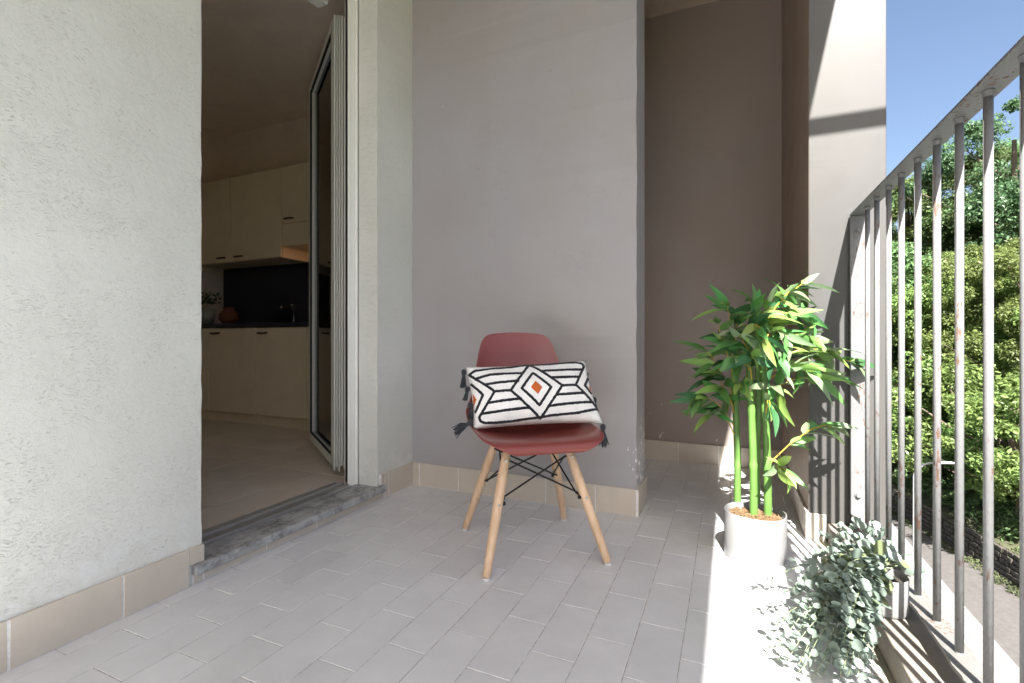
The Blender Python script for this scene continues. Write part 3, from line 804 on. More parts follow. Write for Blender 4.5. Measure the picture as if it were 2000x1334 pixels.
def patch(pts):
    q = [inv(zc(x, y, 1.88)) for x, y in pts]; bm = bmesh.new(); k = 8
    if len(q) == 3: q = [q[0], q[1], q[2], ((q[0][0] + q[2][0]) / 2, (q[0][1] + q[2][1]) / 2)]
    rows = []
    for i in range(k + 1):
        row = []
        for j in range(k + 1):
            a, b = i / k, j / k
            s = (q[0][0] * (1 - a) + q[1][0] * a) * (1 - b) + (q[3][0] * (1 - a) + q[2][0] * a) * b
            t = (q[0][1] * (1 - a) + q[1][1] * a) * (1 - b) + (q[3][1] * (1 - a) + q[2][1] * a) * b
            ed = 1 if (0 < i < k and 0 < j < k) else 0
            row.append(bm.verts.new(csurf(s, t) + n_ * (.003 * ed - .0006 * (1 - ed)) - cen))
        rows.append(row)
    for a, b in zip(rows, rows[1:]):
        for j in range(k): bm.faces.new((a[j], a[j + 1], b[j + 1], b[j]))
    return bm
for pts in ([(825, 548), (890, 603), (850, 668), (783, 605)], [(276, 664), (316, 715), (290, 775)], [(1289, 588), (1309, 622), (1306, 655)]):
    bm_obj('tufted_diamond', patch(pts), ORANGE, ce)
def tassel(pos, dirn, L, spread):
    t = empty('tassel', pos - cen); t.parent = ce
    dirn = dirn.normalized(); sd = dirn.orthogonal().normalized(); s2 = dirn.cross(sd)
    bm = bmesh.new()
    add_tube(bm, [Vector((0, 0, 0)), dirn * .004, dirn * .012, dirn * .020, dirn * .024], [.003, .009, .011, .0085, .007], 10)
    for k in range(46):
        a = random.random() * 6.283; r = math.sqrt(random.random())
        rd = sd * math.cos(a) + s2 * math.sin(a); l = 1.2 * L * random.uniform(.82, 1.08)
        p0 = dirn * .022 + rd * r * .004; p1 = dirn * (.022 + l * .5) + rd * r * spread * .75; p2 = dirn * (.022 + l) + rd * r * spread * random.uniform(.7, 1.4) + Vector((random.gauss(0, .002), random.gauss(0, .002), -.25 * l * (1 - abs(dirn.z))))
        add_tube(bm, [p0, p1, p2], [.0017, .0019, .0013], 4)
    bm_obj('tassel_yarn', bm, TASSEL, t)
tassel(zc(205, 450, 1.90), Vector((-.02, -.02, -1)), .040, .011)
tassel(zc(243, 600, 1.87), Vector((-.25, -.05, -1)), .026, .009)
tassel(zc(258, 735, 1.83), Vector((.12, -.05, -1)), .036, .013)
tassel(zc(285, 905, 1.78), Vector((-.85, -.40, -.42)), .043, .020)
tassel(zc(1412, 925, 1.80), Vector((.05, -.02, -1)), .050, .017)
tassel(zc(1262, 470, 1.96), Vector((.16, 0, -1)), .034, .007)
tassel(zc(1330, 690, 1.93), Vector((.22, 0, -1)), .032, .008)

# ================================================================== big pot and bamboo
PC = Vector((.084, 2.0, 0)); pz = .168
pot = empty('white_planter', PC, R(-14)); tag(pot, 'large white oval pot standing in the strip of sun', 'pot')
bm = bmesh.new()
add_lathe(bm, [(.0, .004), (.088, .001), (.096, .0015), (.0985, .006), (.099, .06), (.1, pz - .002), (.0992, pz), (.0965, pz), (.0955, pz - .004), (.093, pz - .035), (0, pz - .036)], 72, (0, 0, 0), 1.03, .92, 2.4)
auto_smooth(bm_obj('pot_body', bm, WHITEPOT, pot), 40)
bm = bmesh.new(); rr = add_lathe(bm, [(0, .008)] + [(.012 * k, .008 + random.uniform(-.004, .004)) for k in range(1, 8)] + [(.0905, -.010)], 60, (0, 0, pz - .030), 1.02, .90, 2.4)
for v in bm.verts: v.co.z += random.uniform(-.005, .007) ; v.co.x += random.gauss(0, .001); v.co.y += random.gauss(0, .001)
for k in range(420):
    a = random.random() * 6.28; r = .084 * math.sqrt(random.random()); p = Vector((r * math.cos(a), r * .8 * math.sin(a), pz - .020 + random.uniform(0, .008)))
    e = Vector((random.gauss(0, 1), random.gauss(0, 1), random.gauss(0, .5))).normalized() * random.uniform(.006, .014)
    add_tube(bm, [p - e, p + Vector((0, 0, .003)), p + e], .0011, 4)
tag(bm_obj('moss_mulch', bm, MOSS, pot), kind='stuff')

bam = empty('bamboo_plant', PC + Vector((0, 0, pz - .03))); tag(bam, 'artificial bamboo plant with leafy green canes in the white oval pot', 'plant')
BO = bam.location.copy()
canes = [((1441, 1000), (1434, 700), 1.93, .0137), ((1472, 1010), (1463, 640), 1.80, .0140), ((1481, 995), (1478, 650), 1.92, .0118), ((1500, 1012), (1488, 620), 1.80, .0140)]
CTOP = []
for (b, tp, d, rad) in canes:
    A = px(b[0], b[1], d); B = px(tp[0], tp[1], d + .02); A.z = pz - .03
    pts, rr_ = [], []; nn = 7
    for k in range(nn * 4 + 1):
        f = k / (nn * 4); p = A.lerp(B, f) + Vector((.003 * math.sin(f * 5 + rad * 900), .003 * math.cos(f * 4), 0))
        pts.append(p - BO); rr_.append(rad * (1.13 if k % 8 == 0 and k else 1) * (1 - .18 * f))
        if k % 8 == 0 and 0 < k: pts.append(p - BO + Vector((0, 0, .004))); rr_.append(rad * .93)
    tube('cane', pts, rr_, CULM, bam, 14); CTOP.append((A, B))
def leaf_mesh(L, W, mat, droop, fold, twist):
    n = 7; V, F = [], []
    for i in range(n + 1):
        t = i / n; hw = W / 2 * (math.sin(math.pi * min(1, t ** .75)) ** .8 if 0 < t < 1 else .03) * (1 - .15 * t)
        y = L * t; z = -droop * L * t * t; a = twist * t
        for s in (-1, 0, 1):
            x = hw * s * math.cos(fold); zz = abs(s) * hw * math.sin(fold)
            V.append((x * math.cos(a) - zz * math.sin(a), y, z + zz * math.cos(a) + x * math.sin(a)))
    for i in range(n):
        for s in (0, 1): F.append((3 * i + s, 3 * i + s + 1, 3 * i + s + 4, 3 * i + s + 3))
    me = np_mesh('leaf', np.array(V), np.array(F)); me.materials.append(mat)
    me.polygons.foreach_set('use_smooth', [True] * len(me.polygons)); return me
LM = []
for m_ in LEAFG:
    for (L, W, dr, fo, tw) in ((.105, .040, .25, .3, .5), (.13, .041, .5, .25, -.7), (.085, .038, .2, .4, .9), (.15, .042, .35, .25, .3)):
        LM.append(leaf_mesh(L, W, m_, dr, fo, tw))
def put_leaf(parent, me, p, dirn, roll, org, sc=1.0, name='leaf'):
    d = dirn.normalized(); z = Vector((0, 0, 1)); x = d.cross(z)
    if x.length < .05: x = Vector((1, 0, 0))
    x.normalize(); zz = x.cross(d)
    M = Matrix((x, d, zz)).transposed() @ Matrix.Rotation(roll, 3, 'Y')
    o = link(name, me, parent); o.matrix_local = Matrix.Translation(p - org) @ (M.to_4x4() @ Matrix.Diagonal((sc, sc, sc, 1)))
    return o
# branches: where each springs from (cane, height fraction) and the point its tip reaches
BR = [(0, .72, 1418, 560, 1.90, 9), (0, .78, 1395, 610, 1.85, 9), (0, .70, 1372, 668, 1.90, 9), (0, .62, 1372, 712, 1.95, 8), (0, .60, 1400, 745, 1.86, 8),
      (0, .52, 1345, 762, 1.84, 10), (0, .46, 1385, 800, 1.88, 7), (0, .85, 1440, 590, 2.0, 8), (0, .8, 1410, 640, 2.02, 8),
      (1, .85, 1470, 575, 1.82, 9), (1, .80, 1440, 640, 1.72, 9), (1, .75, 1430, 690, 1.74, 8), (1, .70, 1470, 690, 1.70, 9), (1, .64, 1445, 740, 1.75, 7), (1, .9, 1500, 600, 1.76, 9),
      (2, .92, 1520, 560, 2.0, 9), (2, .95, 1560, 548, 1.98, 10), (2, .85, 1545, 610, 2.02, 8), (2, .75, 1500, 650, 2.0, 8), (2, .9, 1585, 590, 2.0, 8),
      (3, .95, 1580, 540, 1.84, 10), (3, .90, 1590, 610, 1.78, 10), (3, .85, 1545, 650, 1.72, 9), (3, .80, 1600, 655, 1.80, 10), (3, .78, 1530, 700, 1.70, 9),
      (3, .74, 1640, 680, 1.78, 11), (3, .70, 1690, 700, 1.84, 12), (3, .66, 1590, 720, 1.74, 10), (3, .62, 1640, 735, 1.76, 8), (3, .60, 1530, 760, 1.72, 7),
      (3, .25, 1650, 815, 1.74, 11), (3, .22, 1548, 930, 1.68, 5), (3, .5, 1505, 790, 1.70, 5), (1, .97, 1500, 660, 1.66, 8), (2, .7, 1545, 690, 1.9, 8)]
bleaves = []
for (ci, f, u, v, d, k) in BR:
    A, B = CTOP[ci]; s = A.lerp(B, f); e = px(u, v, d)
    mid = s.lerp(e, .45) + Vector((0, 0, .035 + .05 * random.random()))
    e_in = s.lerp(e, .84); pts = bez(s, mid, e_in, 9)
    pts = [p + Vector((random.gauss(0, .0025), random.gauss(0, .0025), random.gauss(0, .0025))) * (i > 0) for i, p in enumerate(pts)]
    br = tube('twig', [p - BO for p in pts], [.0026 - .0014 * i / 9 for i in range(10)], TWIG, bam, 5)
    for q in range(int(k * 1.4)):
        i = 9 if q == 0 else random.choice((3, 4, 5, 6, 7, 8, 9))
        p = pts[i]; fw_ = (pts[i] - pts[i - 1]).normalized()
        jit = Vector((random.gauss(0, .62), random.gauss(0, .62), random.gauss(-.12, .5)))
        dr = fw_ * (1.6 if q == 0 else .9) + jit
        if dr.z > .8: dr.z = .8 * random.random()
        if u > 1600: dr += Vector((.9, .45, .05))
        if u < 1380: dr += Vector((-.5, -.2, -.1))
        # small stalk
        right = (u > 1520)
        ms = random.choices(range(4), weights=((4, 1.2, 4, 4) if right else (5, 2.4, 3.2, 1.2)))[0]
        bleaves.append((ms * 4 + random.randrange(4), p, dr, random.gauss(0, .9), random.uniform(.62, .98)))

bleaves.sort(key=lambda L: -L[4] / (L[1] - Vector((0, 0, HCAM))).length)
def join_leaves(items, meshes, org, name, parent, mats):
    V, F, MI, nb = [], [], [], 0
    for (mi, p, dr, ro, sc) in items:
        me = meshes[mi]; d = dr.normalized(); x = d.cross(Vector((0, 0, 1))); x = x.normalized() if x.length > .05 else Vector((1, 0, 0)); zz = x.cross(d)
        M = (Matrix((x, d, zz)).transposed() @ Matrix.Rotation(ro, 3, 'Y')) * sc; k = mats.index(me.materials[0])
        for v in me.vertices: V.append(tuple(M @ v.co + p - org))
        for pl in me.polygons: F.append([nb + q for q in pl.vertices]); MI.append(k)
        nb += len(me.vertices)
    me = np_mesh(name, np.array(V), np.array(F))
    for m_ in mats: me.materials.append(m_)
    me.polygons.foreach_set('material_index', MI)
    return tag(link(name, me, parent, None, True), kind='stuff')
for (mi, p, dr, ro, sc) in bleaves[:290]: put_leaf(bam, LM[mi], p, dr, ro, BO, sc)
join_leaves(bleaves[290:], LM, BO, 'inner_foliage', bam, LEAFG)

# ================================================================== small pot and eucalyptus
P2 = Vector((.378, 1.598, .0755))
sp = empty('small_white_pot', P2); tag(sp, 'small white cylinder pot on the curb, striped by railing shadows', 'pot')
bm = bmesh.new(); add_lathe(bm, [(0, .003), (.045, .0005), (.048, .003), (.050, .010), (.0515, .096), (.0505, .098), (.0485, .096), (.047, .082), (0, .081)], 48)
auto_smooth(bm_obj('pot_body', bm, WHITEPOT, sp), 40)
bm = bmesh.new(); add_lathe(bm, [(0, .003), (.02, .004), (.035, .002), (.0468, -.002)], 24, (0, 0, .083)); bm_obj('potting_soil', bm, simple('dark_soil', (.03, .025, .02), .95, 0, .4, 80, .8, 200), sp)
euc = empty('eucalyptus_plant', P2 + Vector((0, 0, .085))); tag(euc, 'pale sage eucalyptus trailing from the small pot over the curb and floor', 'plant')
EO = euc.location.copy()
def round_leaf(W, mat, cup):
    V = [(0, 0, 0)]; F = []; n = 9
    for i in range(n):
        a = -math.pi / 2 + 2 * math.pi * i / n
        V.append((W / 2 * math.cos(a) * .92, W / 2 * (1 + math.sin(a)) * 1.06 + .002, cup * W * (math.cos(a) ** 2)))
    V[0] = (0, W * .5, -cup * W * .25)
    F = [(0, 1 + i, 1 + (i + 1) % n) for i in range(n)]
    me = np_mesh('leaf', np.array(V), np.array(F)); me.materials.append(mat)
    me.polygons.foreach_set('use_smooth', [True] * len(me.polygons)); return me
RL = [round_leaf(W, EUC[m_], c) for m_ in (0, 0, 1) for (W, c) in ((.029, .12), (.023, .2), (.033, .08), (.019, .15))]
src = EO + Vector((0, 0, .02))
ST = []
# trailing across the floor to the left
for (u, v, z) in ((1472, 1140, .025), (1488, 1188, .02), (1500, 1236, .02), (1502, 1270, .02), (1530, 1225, .03), (1545, 1160, .05), (1520, 1290, .02), (1560, 1290, .03)):
    e = pxz(u, v, z); ST.append((src, src.lerp(e, .35) + Vector((0, 0, .10)), src.lerp(e, .7) + Vector((0, 0, .03)), e, 15, 1))
# hanging over the curb towards the viewer
for (u, v, z) in ((1590, 1325, .02), (1640, 1334, .03), (1672, 1325, .04), (1682, 1290, .06), (1660, 1240, .10), (1650, 1270, .08), (1610, 1240, .09), (1570, 1210, .09),
                  (1660, 1210, .15), (1600, 1180, .14), (1625, 1300, .04), (1670, 1180, .17), (1620, 1200, .12), (1655, 1320, .03), (1580, 1255, .05), (1560, 1300, .02), (1610, 1320, .02), (1700, 1328, .02), (1640, 1160, .19)):
    for jj in range(2):
        e = pxz(u + jj * random.uniform(-28, 28), v - jj * random.uniform(0, 30), z + .02 * jj); ST.append((src, src.lerp(e, .3) + Vector((0, 0, .09)), src.lerp(e, .75) + Vector((0, 0, .05)), e, 12, 0))
# upper mound and the sprig poking through the bars
for (u, v, d) in ((1592, 1080, 1.62), (1600, 1048, 1.66), (1635, 1030, 1.70), (1670, 1022, 1.72), (1705, 1030, 1.70), (1740, 1062, 1.64), (1585, 1120, 1.58), (1610, 1090, 1.52),
                  (1640, 1070, 1.50), (1670, 1060, 1.55), (1700, 1075, 1.50), (1805, 1136, 1.50), (1770, 1105, 1.53), (1630, 1110, 1.48), (1660, 1120, 1.46), (1720, 1100, 1.48), (1690, 1120, 1.45), (1600, 1150, 1.50), (1745, 1090, 1.5)):
    e = px(u, v, d); ST.append((src, src.lerp(e, .4) + Vector((0, 0, .05)), src.lerp(e, .8) + Vector((0, 0, .02)), e, 9, 0))
allL = []
for (a, b, c, d, k, fl_) in ST:
    pts = bez(a, b, c, 14, d); pts = [p + Vector((random.gauss(0, .002), random.gauss(0, .002), random.gauss(0, .001))) for p in pts]
    for p in pts:
        if p.x < .345 and p.z < .008: p.z = .008
    tube('stem', [p - EO for p in pts], [.0016 - .0009 * i / 14 for i in range(15)], EUCST, euc, 5)
    for q in range(k):
        f = .22 + .78 * (q + .5) / k; i = min(13, int(f * 14)); p = pts[i].lerp(pts[i + 1], f * 14 - i if f * 14 - i < 1 else 1)
        fw_ = (pts[i + 1] - pts[i]).normalized(); sd = fw_.cross(Vector((0, 0, 1)))
        sd = sd.normalized() if sd.length > .01 else Vector((1, 0, 0)); up = sd.cross(fw_)
        an = random.random() * 6.28; s = (.6 + .55 * (1 - f)) * random.uniform(.8, 1.25)
        if fl_: s *= 1.0
        for h in (0, math.pi):
            dr = sd * math.cos(an + h) + up * math.sin(an + h) * .8 + fw_ * .55 + Vector((0, 0, .15))
            allL.append((p.copy(), dr, random.gauss(0, .7), s * 1.05))
allL.sort(key=lambda L: -L[3] / (L[0] - Vector((0, 0, HCAM))).length)
rV, rF, nb = [], [], 0
for i, (p, dr, ro, s) in enumerate(allL):
    me = RL[random.randrange(len(RL))] if random.random() < .85 else RL[8 + random.randrange(4)]
    if i < 285: put_leaf(euc, me, p, dr, ro, EO, s)
    else:
        d = dr.normalized(); x = d.cross(Vector((0, 0, 1))); x = x.normalized() if x.length > .05 else Vector((1, 0, 0)); zz = x.cross(d)
        M = (Matrix((x, d, zz)).transposed() @ Matrix.Rotation(ro, 3, 'Y')) * s
        for v in me.vertices: rV.append(tuple(M @ v.co + p - EO))
        for pl in me.polygons: rF.append(tuple(nb + k for k in pl.vertices))
        nb += len(me.vertices)
o = link('small_foliage', np_mesh('small_foliage', np.array(rV), np.array(rF)), euc, EUC[0]); tag(o, kind='stuff')

# ================================================================== outside
ZG = -9.0
wallpts = [(14.5, 2), (13.2, 9), (12.2, 15), (11.4, 20), (10.4, 25.4), (8.45, 34.3), (4, 46), (-6, 58), (-25, 68)]
def crv(pts, n=14):
    P = [Vector((*p, 0)) for p in pts]; out = []
    for i in range(len(P) - 1):
        p0, p1, p2, p3 = P[max(i - 1, 0)], P[i], P[i + 1], P[min(i + 2, len(P) - 1)]
        for s in range(n):
            t = s / n; out.append(.5 * ((2 * p1) + (-p0 + p2) * t + (2 * p0 - 5 * p1 + 4 * p2 - p3) * t * t + (-p0 + 3 * p1 - 3 * p2 + p3) * t ** 3))
    out.append(P[-1]); return out
WC = crv([(15.0, -14), (14.9, -6)] + wallpts)
def nrm_at(i):
    t = (WC[min(i + 1, len(WC) - 1)] - WC[max(i - 1, 0)]).normalized(); return Vector((t.y, -t.x, 0))     # to the hill side
tag(box('ground', -300, 300, -300, 300, ZG - .6, ZG - .02, EARTH), kind='structure')
def strip(name, o0, o1, z, mat, zoff=0.):
    bm = bmesh.new(); prev = None
    for i, p in enumerate(WC):
        n = nrm_at(i); a = bm.verts.new(p + n * o0 + Vector((0, 0, z))); b = bm.verts.new(p + n * o1 + Vector((0, 0, z)))
        if prev: bm.faces.new((prev[0], prev[1], b, a))
        prev = (a, b)
    return tag(bm_obj(name, bm, mat), kind='structure')
strip('road', -7.0, -.45, ZG, ASPH)
strip('verge', -.46, .3, ZG + .02, simple('verge_earth', (.075, .07, .05), .9, 0, .5, 3, obj=False))
# stone retaining wall
sw = empty('stone_retaining_wall', WC[70]); sw.location.z = ZG; tag(sw, 'low dark dry stone wall along the far side of the road', 'stone wall')
bm = bmesh.new(); prev = None
for i, p in enumerate(WC):
    n = nrm_at(i); r = [bm.verts.new(p + n * a + Vector((0, 0, ZG + h)) - sw.location) for a, h in ((.02, 0), (.12, 1.25), (.9, 1.25), (.9, 0))]
    if prev:
        for k in range(3): bm.faces.new((prev[k], prev[k + 1], r[k + 1], r[k]))
    prev = r
bm_obj('wall_core', bm, EARTH, sw)
bm = bmesh.new()
for i in range(30, len(WC) - 40):
    p, q = WC[i], WC[i + 1]; L = (q - p).length; n = nrm_at(i); t = (q - p).normalized()
    for row in range(6):
        s = random.uniform(0, .2)
        while s < L:
            l = random.uniform(.2, .5); h = .2
            c = p + t * (s + l / 2) - n * random.uniform(-.02, .05) + Vector((0, 0, ZG + row * .21 + .1)) - sw.location + n * row * .015
            b0 = len(bm.verts); M = Matrix((t, n, Vector((0, 0, 1)))).transposed()
            vs = [bm.verts.new(c + M @ Vector((sx * l * .47 * random.uniform(.8, 1), sy * .10, sz * h * .46 * random.uniform(.75, 1)))) for sz in (-1, 1) for sy in (-1, 1) for sx in (-1, 1)]
            for f in [(4, 5, 7, 6), (0, 1, 5, 4), (0, 4, 6, 2), (1, 3, 7, 5), (0, 2, 3, 1)]: bm.faces.new([vs[k] for k in f])
            s += l
tag(bm_obj('stone', bm, STONE, sw), kind='stuff')
# hill
def hill_z(o):
    if o < .8: return ZG + 1.15
    o -= .8
    return ZG + 1.15 + .80 * min(o, 10) + .25 * max(0, min(o - 10, 18)) + .03 * max(0, o - 32)
OFF = [.5, .9, 2, 3.5, 5, 7, 9, 11, 14, 17, 20, 25, 32, 45, 70, 120]
V, F = [], []; m = len(OFF)
for i, p in enumerate(WC):
    n = nrm_at(i)
    for o_ in OFF:
        q = p + n * o_; V.append((q.x, q.y, hill_z(o_) + (RNG.normal(0, .25) if o_ > 1.5 else 0)))
for i in range(len(WC) - 1):
    for k in range(m - 1): F.append((i * m + k, (i + 1) * m + k, (i + 1) * m + k + 1, i * m + k + 1))
tag(link('hill', np_mesh('hill', np.array(V), np.array(F)), None, EARTH, True), kind='structure')
# leaf clouds
def leaf_cloud(C, Rr, n, size, flat=.35):
    """n leaf-sized diamonds round each clump centre C (k,3) with radii Rr (k,)"""
    k = len(C); idx = np.repeat(np.arange(k), n); N = len(idx)
    d = RNG.normal(size=(N, 3)); d /= np.linalg.norm(d, axis=1)[:, None]
    r = RNG.random(N) ** .6
    p = C[idx] + d * (r * Rr[idx])[:, None] * np.array([1, 1, .75])
    nr = d * .5 + RNG.normal(size=(N, 3)) * .55 + np.array([0, 0, .75]); nr /= np.linalg.norm(nr, axis=1)[:, None]
    a = np.cross(nr, RNG.normal(size=(N, 3))); a /= np.linalg.norm(a, axis=1)[:, None]; b = np.cross(nr, a)
    s = size * RNG.uniform(.6, 1.3, N)[:, None]
    V = np.stack([p - a * s, p + b * s * .42 + nr * s * .1, p + a * s, p - b * s * .42 + nr * s * .1], 1).reshape(-1, 3)
    F = np.arange(N * 4).reshape(-1, 4); return V, F
def crown_mesh(seed, H, W, clumps, per, size, mat):
    C = []; Rr = []
    for _ in range(clumps):
        while True:
            q = RNG.uniform(-1, 1, 3)
            if np.linalg.norm(q) < 1: break
        q = q / max(.001, np.linalg.norm(q)) * (np.linalg.norm(q) ** .4)
        wob = 1 + .22 * math.sin(3 * math.atan2(q[1], q[0]) + seed) + .15 * math.sin(5 * q[2] + seed * 2)
        C.append((q[0] * W * wob, q[1] * W * wob, H * .60 + q[2] * H * .40)); Rr.append(RNG.uniform(.35, 1.3) * W * .19)
    V, F = leaf_cloud(np.array(C), np.array(Rr), per, size); me = np_mesh('crown', V, F); me.materials.append(mat); return me, C
def trunk_mesh(H, C, W):
    bm = bmesh.new()
    pts = [Vector((0, 0, -.6))] + [Vector((.12 * math.sin(k * 1.3) * W * .3, .1 * math.cos(k * 1.7) * W * .3, H * .82 * k / 6)) for k in range(1, 7)]
    add_tube(bm, pts, [.05 * W + .03 - .006 * W * k for k in range(7)], 8)
    for c in random.sample(C, min(16, len(C))):
        c = Vector(c); s = Vector((0, 0, max(H * .18, c.z - W * .55)))
        s.x, s.y = pts[3].x, pts[3].y
        add_tube(bm, [s, s.lerp(c, .5) + Vector((random.gauss(0, .15), random.gauss(0, .15), -.1)), c], [.016 * W, .011 * W, .004 * W], 5)
    me = bpy.data.meshes.new('trunk'); bm.to_mesh(me); bm.free(); me.materials.append(BARK); return me
KINDS = []; KH = [9.5, 8.5, 11, 3.6, 3.0]
for k, (H, W, cl, per, sz, mt) in enumerate(((9.5, 3.6, 105, 430, .085, 1), (8.5, 3.3, 105, 430, .075, 0), (11, 3.9, 115, 430, .088, 2), (3.6, 2.4, 60, 380, .065, 0), (3.0, 2.3, 55, 380, .065, 2))):
    cm, C = crown_mesh(k * 1.7, H, W, cl, per, sz, TREEL[mt]); KINDS.append((cm, trunk_mesh(H, C, W)))
placed = []
def plant(kind, i, off, sc, label, cat='tree', group='trees on the hillside across the road'):
    p = WC[i] + nrm_at(i) * off; z = hill_z(off) - .3
    t = empty('broadleaf_tree' if cat == 'tree' else 'hillside_shrub', (p.x, p.y, z), random.random() * 6.28); sc *= 1.9 if cat == 'tree' else 1.15; t.scale = (sc, sc, sc * random.uniform(.92, 1.1))
    tag(t, label, cat, group); link('crown', KINDS[kind][0], t); link('trunk', KINDS[kind][1], t); return t
LAB = {0: 'mid green broadleaf tree', 1: 'bright lime green broadleaf tree', 2: 'tall dark green broadleaf tree', 3: 'bright green bushy shrub', 4: 'dark green bushy shrub'}
def idx_of(y):
    return min(range(len(WC)), key=lambda i: abs(WC[i].y - y) + (0 if WC[i].x > -30 else 99))
def spot(u, d):
    q = px(u, 661, d); i = min(range(len(WC)), key=lambda i: (WC[i].x - q.x) ** 2 + (WC[i].y - q.y) ** 2)
    n = nrm_at(i); return q.x, q.y, (q - WC[i]).to_2d().dot(n.to_2d())
def plant2(kind, u, d, ztop, label, cat='tree', group='trees on the hillside across the road'):
    x, y, off = spot(u, d); z = hill_z(off) - .3
    t = empty('broadleaf_tree' if cat == 'tree' else 'hillside_shrub', (x, y, z), random.random() * 6.28)
    sz = (ztop - z) / KH[kind]; sx = sz * random.uniform(.85, 1.05); t.scale = (sx, sx, sz)
    tag(t, label, cat, group); link('crown', KINDS[kind][0], t); link('trunk', KINDS[kind][1], t)
for (k, u, d, zt, lb) in (
    (2, 1985, 32, 16.8, 'tall dark green tree at the right edge, highest against the sky'),
    (0, 1905, 35, 14.2, 'mid green tree whose crown meets the sky left of the dark one'),
    (0, 1835, 37, 13.8, 'mid green tree behind the baluster gaps in the middle of the hillside'),
    (1, 1770, 39, 13.6, 'pale lime tree near the pier edge reaching the sky'),
    (0, 1715, 42, 14.2, 'mid green tree half hidden by the pier edge'),
    (2, 1800, 34.5, 6.5, 'dark green tree in the hollow below the pale lime tree'),
    (2, 1900, 31.5, 7.0, 'dark green tree in the hollow under the middle crowns'),
    (1, 1775, 31.5, 5.4, 'bright lime tree closest to the pier edge, above the street lamp'),
    (1, 1850, 29, 5.8, 'bright lime tree in the middle, straight above the street lamp head'),
    (1, 1925, 26.8, 5.8, 'bright lime tree to the right of the street lamp'),
    (1, 2010, 24.5, 5.8, 'bright lime tree cut by the right edge of the photo'),
    (1, 1700, 30, 4.0, 'lime tree hidden behind the pier, lower slope'), (0, 1620, 34, 9.0, 'mid green tree hidden behind the pier'),
    (2, 1540, 40, 12.0, 'dark tree far along the slope behind the pier'), (0, 1450, 46, 12.0, 'mid green tree at the far bend of the road'),
    (2, 2110, 31, 14.0, 'dark tree outside the right edge of the photo'), (0, 2200, 29, 12.0, 'mid green tree outside the right edge'),
    (1, 2110, 23, 4.5, 'lime tree outside the right edge, low on the slope'), (0, 2350, 26, 10.0, 'mid green tree further outside on the right'),
    (2, 2600, 25, 9.0, 'dark tree far outside on the right'), (1, 2500, 22, 4.0, 'lime tree far outside the frame low on the slope'), (0, 2900, 27, 8.5, 'mid green tree far outside the frame uphill'),
    (2, 2750, 34, 15.0, 'dark tree far outside the frame high on the ridge'), (0, 2400, 38, 16.5, 'mid green ridge tree outside the frame'), (1, 3300, 25, 6.0, 'lime tree beside the road level with the balcony'),
    (2, 3900, 28, 10.0, 'dark tree level with the balcony on the slope'), (0, 1950, 44, 18.5, 'mid green tree high on the ridge behind the others')):
    plant2(k, u, d, zt, lb)
for (k, u, d, zt, lb) in (
    (3, 1765, 29.8, -3.0, 'bright green shrub left of the street lamp arm'), (3, 1990, 21.5, -.6, 'bright green shrub at the right edge above the stone wall'),
    (4, 1830, 27.3, -4.2, 'dark green shrub behind the street lamp pole'), (4, 1900, 25, -4.0, 'dark green shrub right of the lamp head'),
    (3, 1955, 22.9, -3.2, 'bright green shrub hanging over the stone wall'), (4, 1740, 31.5, -3.4, 'dark green shrub beside the pier edge'),
    (3, 2050, 21, -1.5, 'bright green shrub just outside the right edge'), (4, 2150, 20.5, -3, 'dark green shrub outside the right edge')):
    plant2(k, u, d, zt, lb, 'shrub', 'shrubs on the hillside')
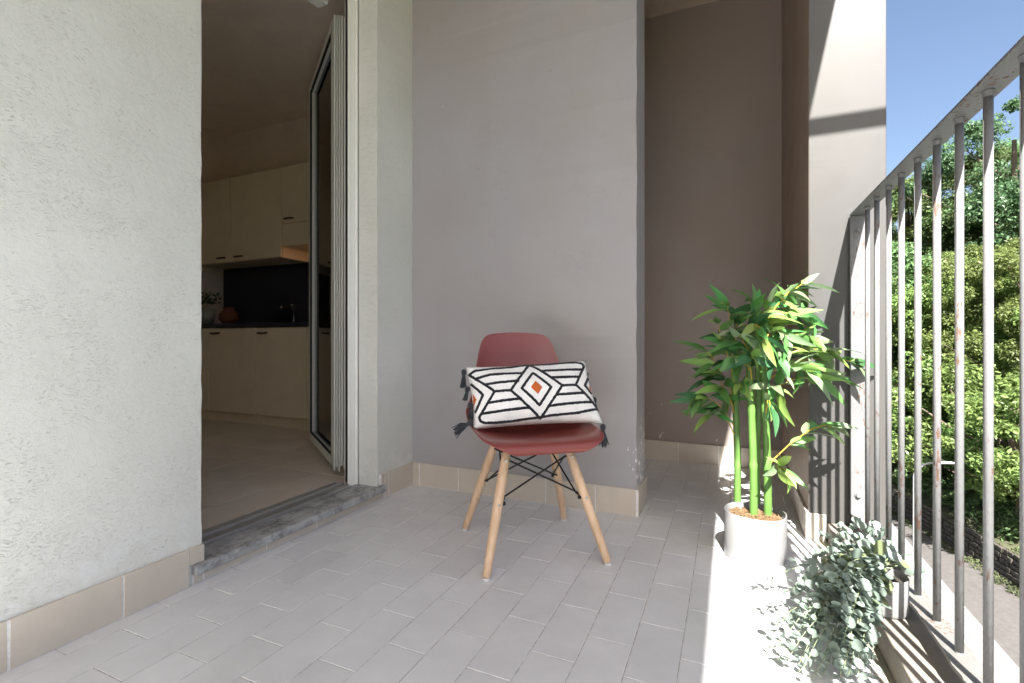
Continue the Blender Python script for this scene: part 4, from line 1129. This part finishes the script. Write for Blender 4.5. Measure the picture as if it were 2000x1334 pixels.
# ivy and undergrowth over the bank
C, Rr = [], []
for i in range(20, len(WC) - 30):
    p, n, q = WC[i], nrm_at(i), WC[i + 1]
    for _ in range(44):
        o_ = .7 + abs(RNG.normal(0, 5)) if _ < 26 else RNG.uniform(6, 38); f = RNG.random()
        c = p.lerp(q, f) + n * o_
        C.append((c.x, c.y, hill_z(o_) + RNG.uniform(-.1, .35))); Rr.append(RNG.uniform(.35, .9))
V, F = leaf_cloud(np.array(C), np.array(Rr), 34, .12)
C2, R2 = [], []
for i in range(25, len(WC) - 30):
    p, n, q = WC[i], nrm_at(i), WC[i + 1]
    for _ in range(16):
        f = RNG.random(); kk = RNG.random()
        if kk < .55: o_, zz, rr2 = RNG.uniform(-.1, .9), 1.25 + RNG.uniform(-.75, .12), RNG.uniform(.12, .42)
        else: o_, zz, rr2 = -.05 - abs(RNG.normal(0, .28)), .05, RNG.uniform(.10, .26)
        if RNG.random() < .35: continue
        c = p.lerp(q, f) + n * o_; C2.append((c.x, c.y, ZG + zz)); R2.append(rr2)
V2, F2 = leaf_cloud(np.array(C2), np.array(R2), 60, .055)
tag(link('wall_ivy', np_mesh('wall_ivy', V2, F2), None, simple('dull_ivy', (.06, .075, .03), .8, 0, .5, 1.5, obj=False)), 'ivy and weeds hanging over the stone wall and along its foot', None, None, 'stuff')
tag(link('undergrowth', np_mesh('undergrowth', V, F), None, TREEL[1]), 'tangled ivy and undergrowth covering the bank above the stone wall', None, None, 'stuff')
# pale flat roof below the balcony
fr = box('flat_roof', .9, 4.66, -6, 60, -5.6, -5.0, PAVE); tag(fr, 'pale flat concrete roof edge below the railing beside the road', 'roof')
# street lamp
lx = px(1786, 1080, 22.0); sl_ = empty('street_lamp', (lx.x, lx.y, ZG)); tag(sl_, 'pale grey street lamp with a curved arm beside the road below', 'street lamp')
top = HCAM - (905 - 661) / FPX * 22 - ZG
LAMPM = simple('lamp_grey', (.42, .43, .44), .4, .3)
dirx = Vector((CS, SN, 0))
pts = [Vector((0, 0, 0)), Vector((0, 0, top - .6))] + [Vector((0, 0, top - .6)) + dirx * (.85 * (1 - math.cos(a))) + Vector((0, 0, .62 * math.sin(a))) for a in [math.pi / 2 * k / 7 for k in range(1, 8)]]
tube('pole', pts, [.075, .06] + [.05] * 7, LAMPM, sl_, 10)
bm = bmesh.new(); add_tube(bm, [pts[-1], pts[-1] + dirx * .1, pts[-1] + dirx * .5 + Vector((0, 0, .02)), pts[-1] + dirx * 1.0 + Vector((0, 0, -.02)), pts[-1] + dirx * 1.2 + Vector((0, 0, -.05))], [.05, .09, .12, .10, .03], 12)
for v in bm.verts: v.co.z = pts[-1].z + (v.co.z - pts[-1].z) * .6
bm_obj('lamp_head', bm, LAMPM, sl_, True)
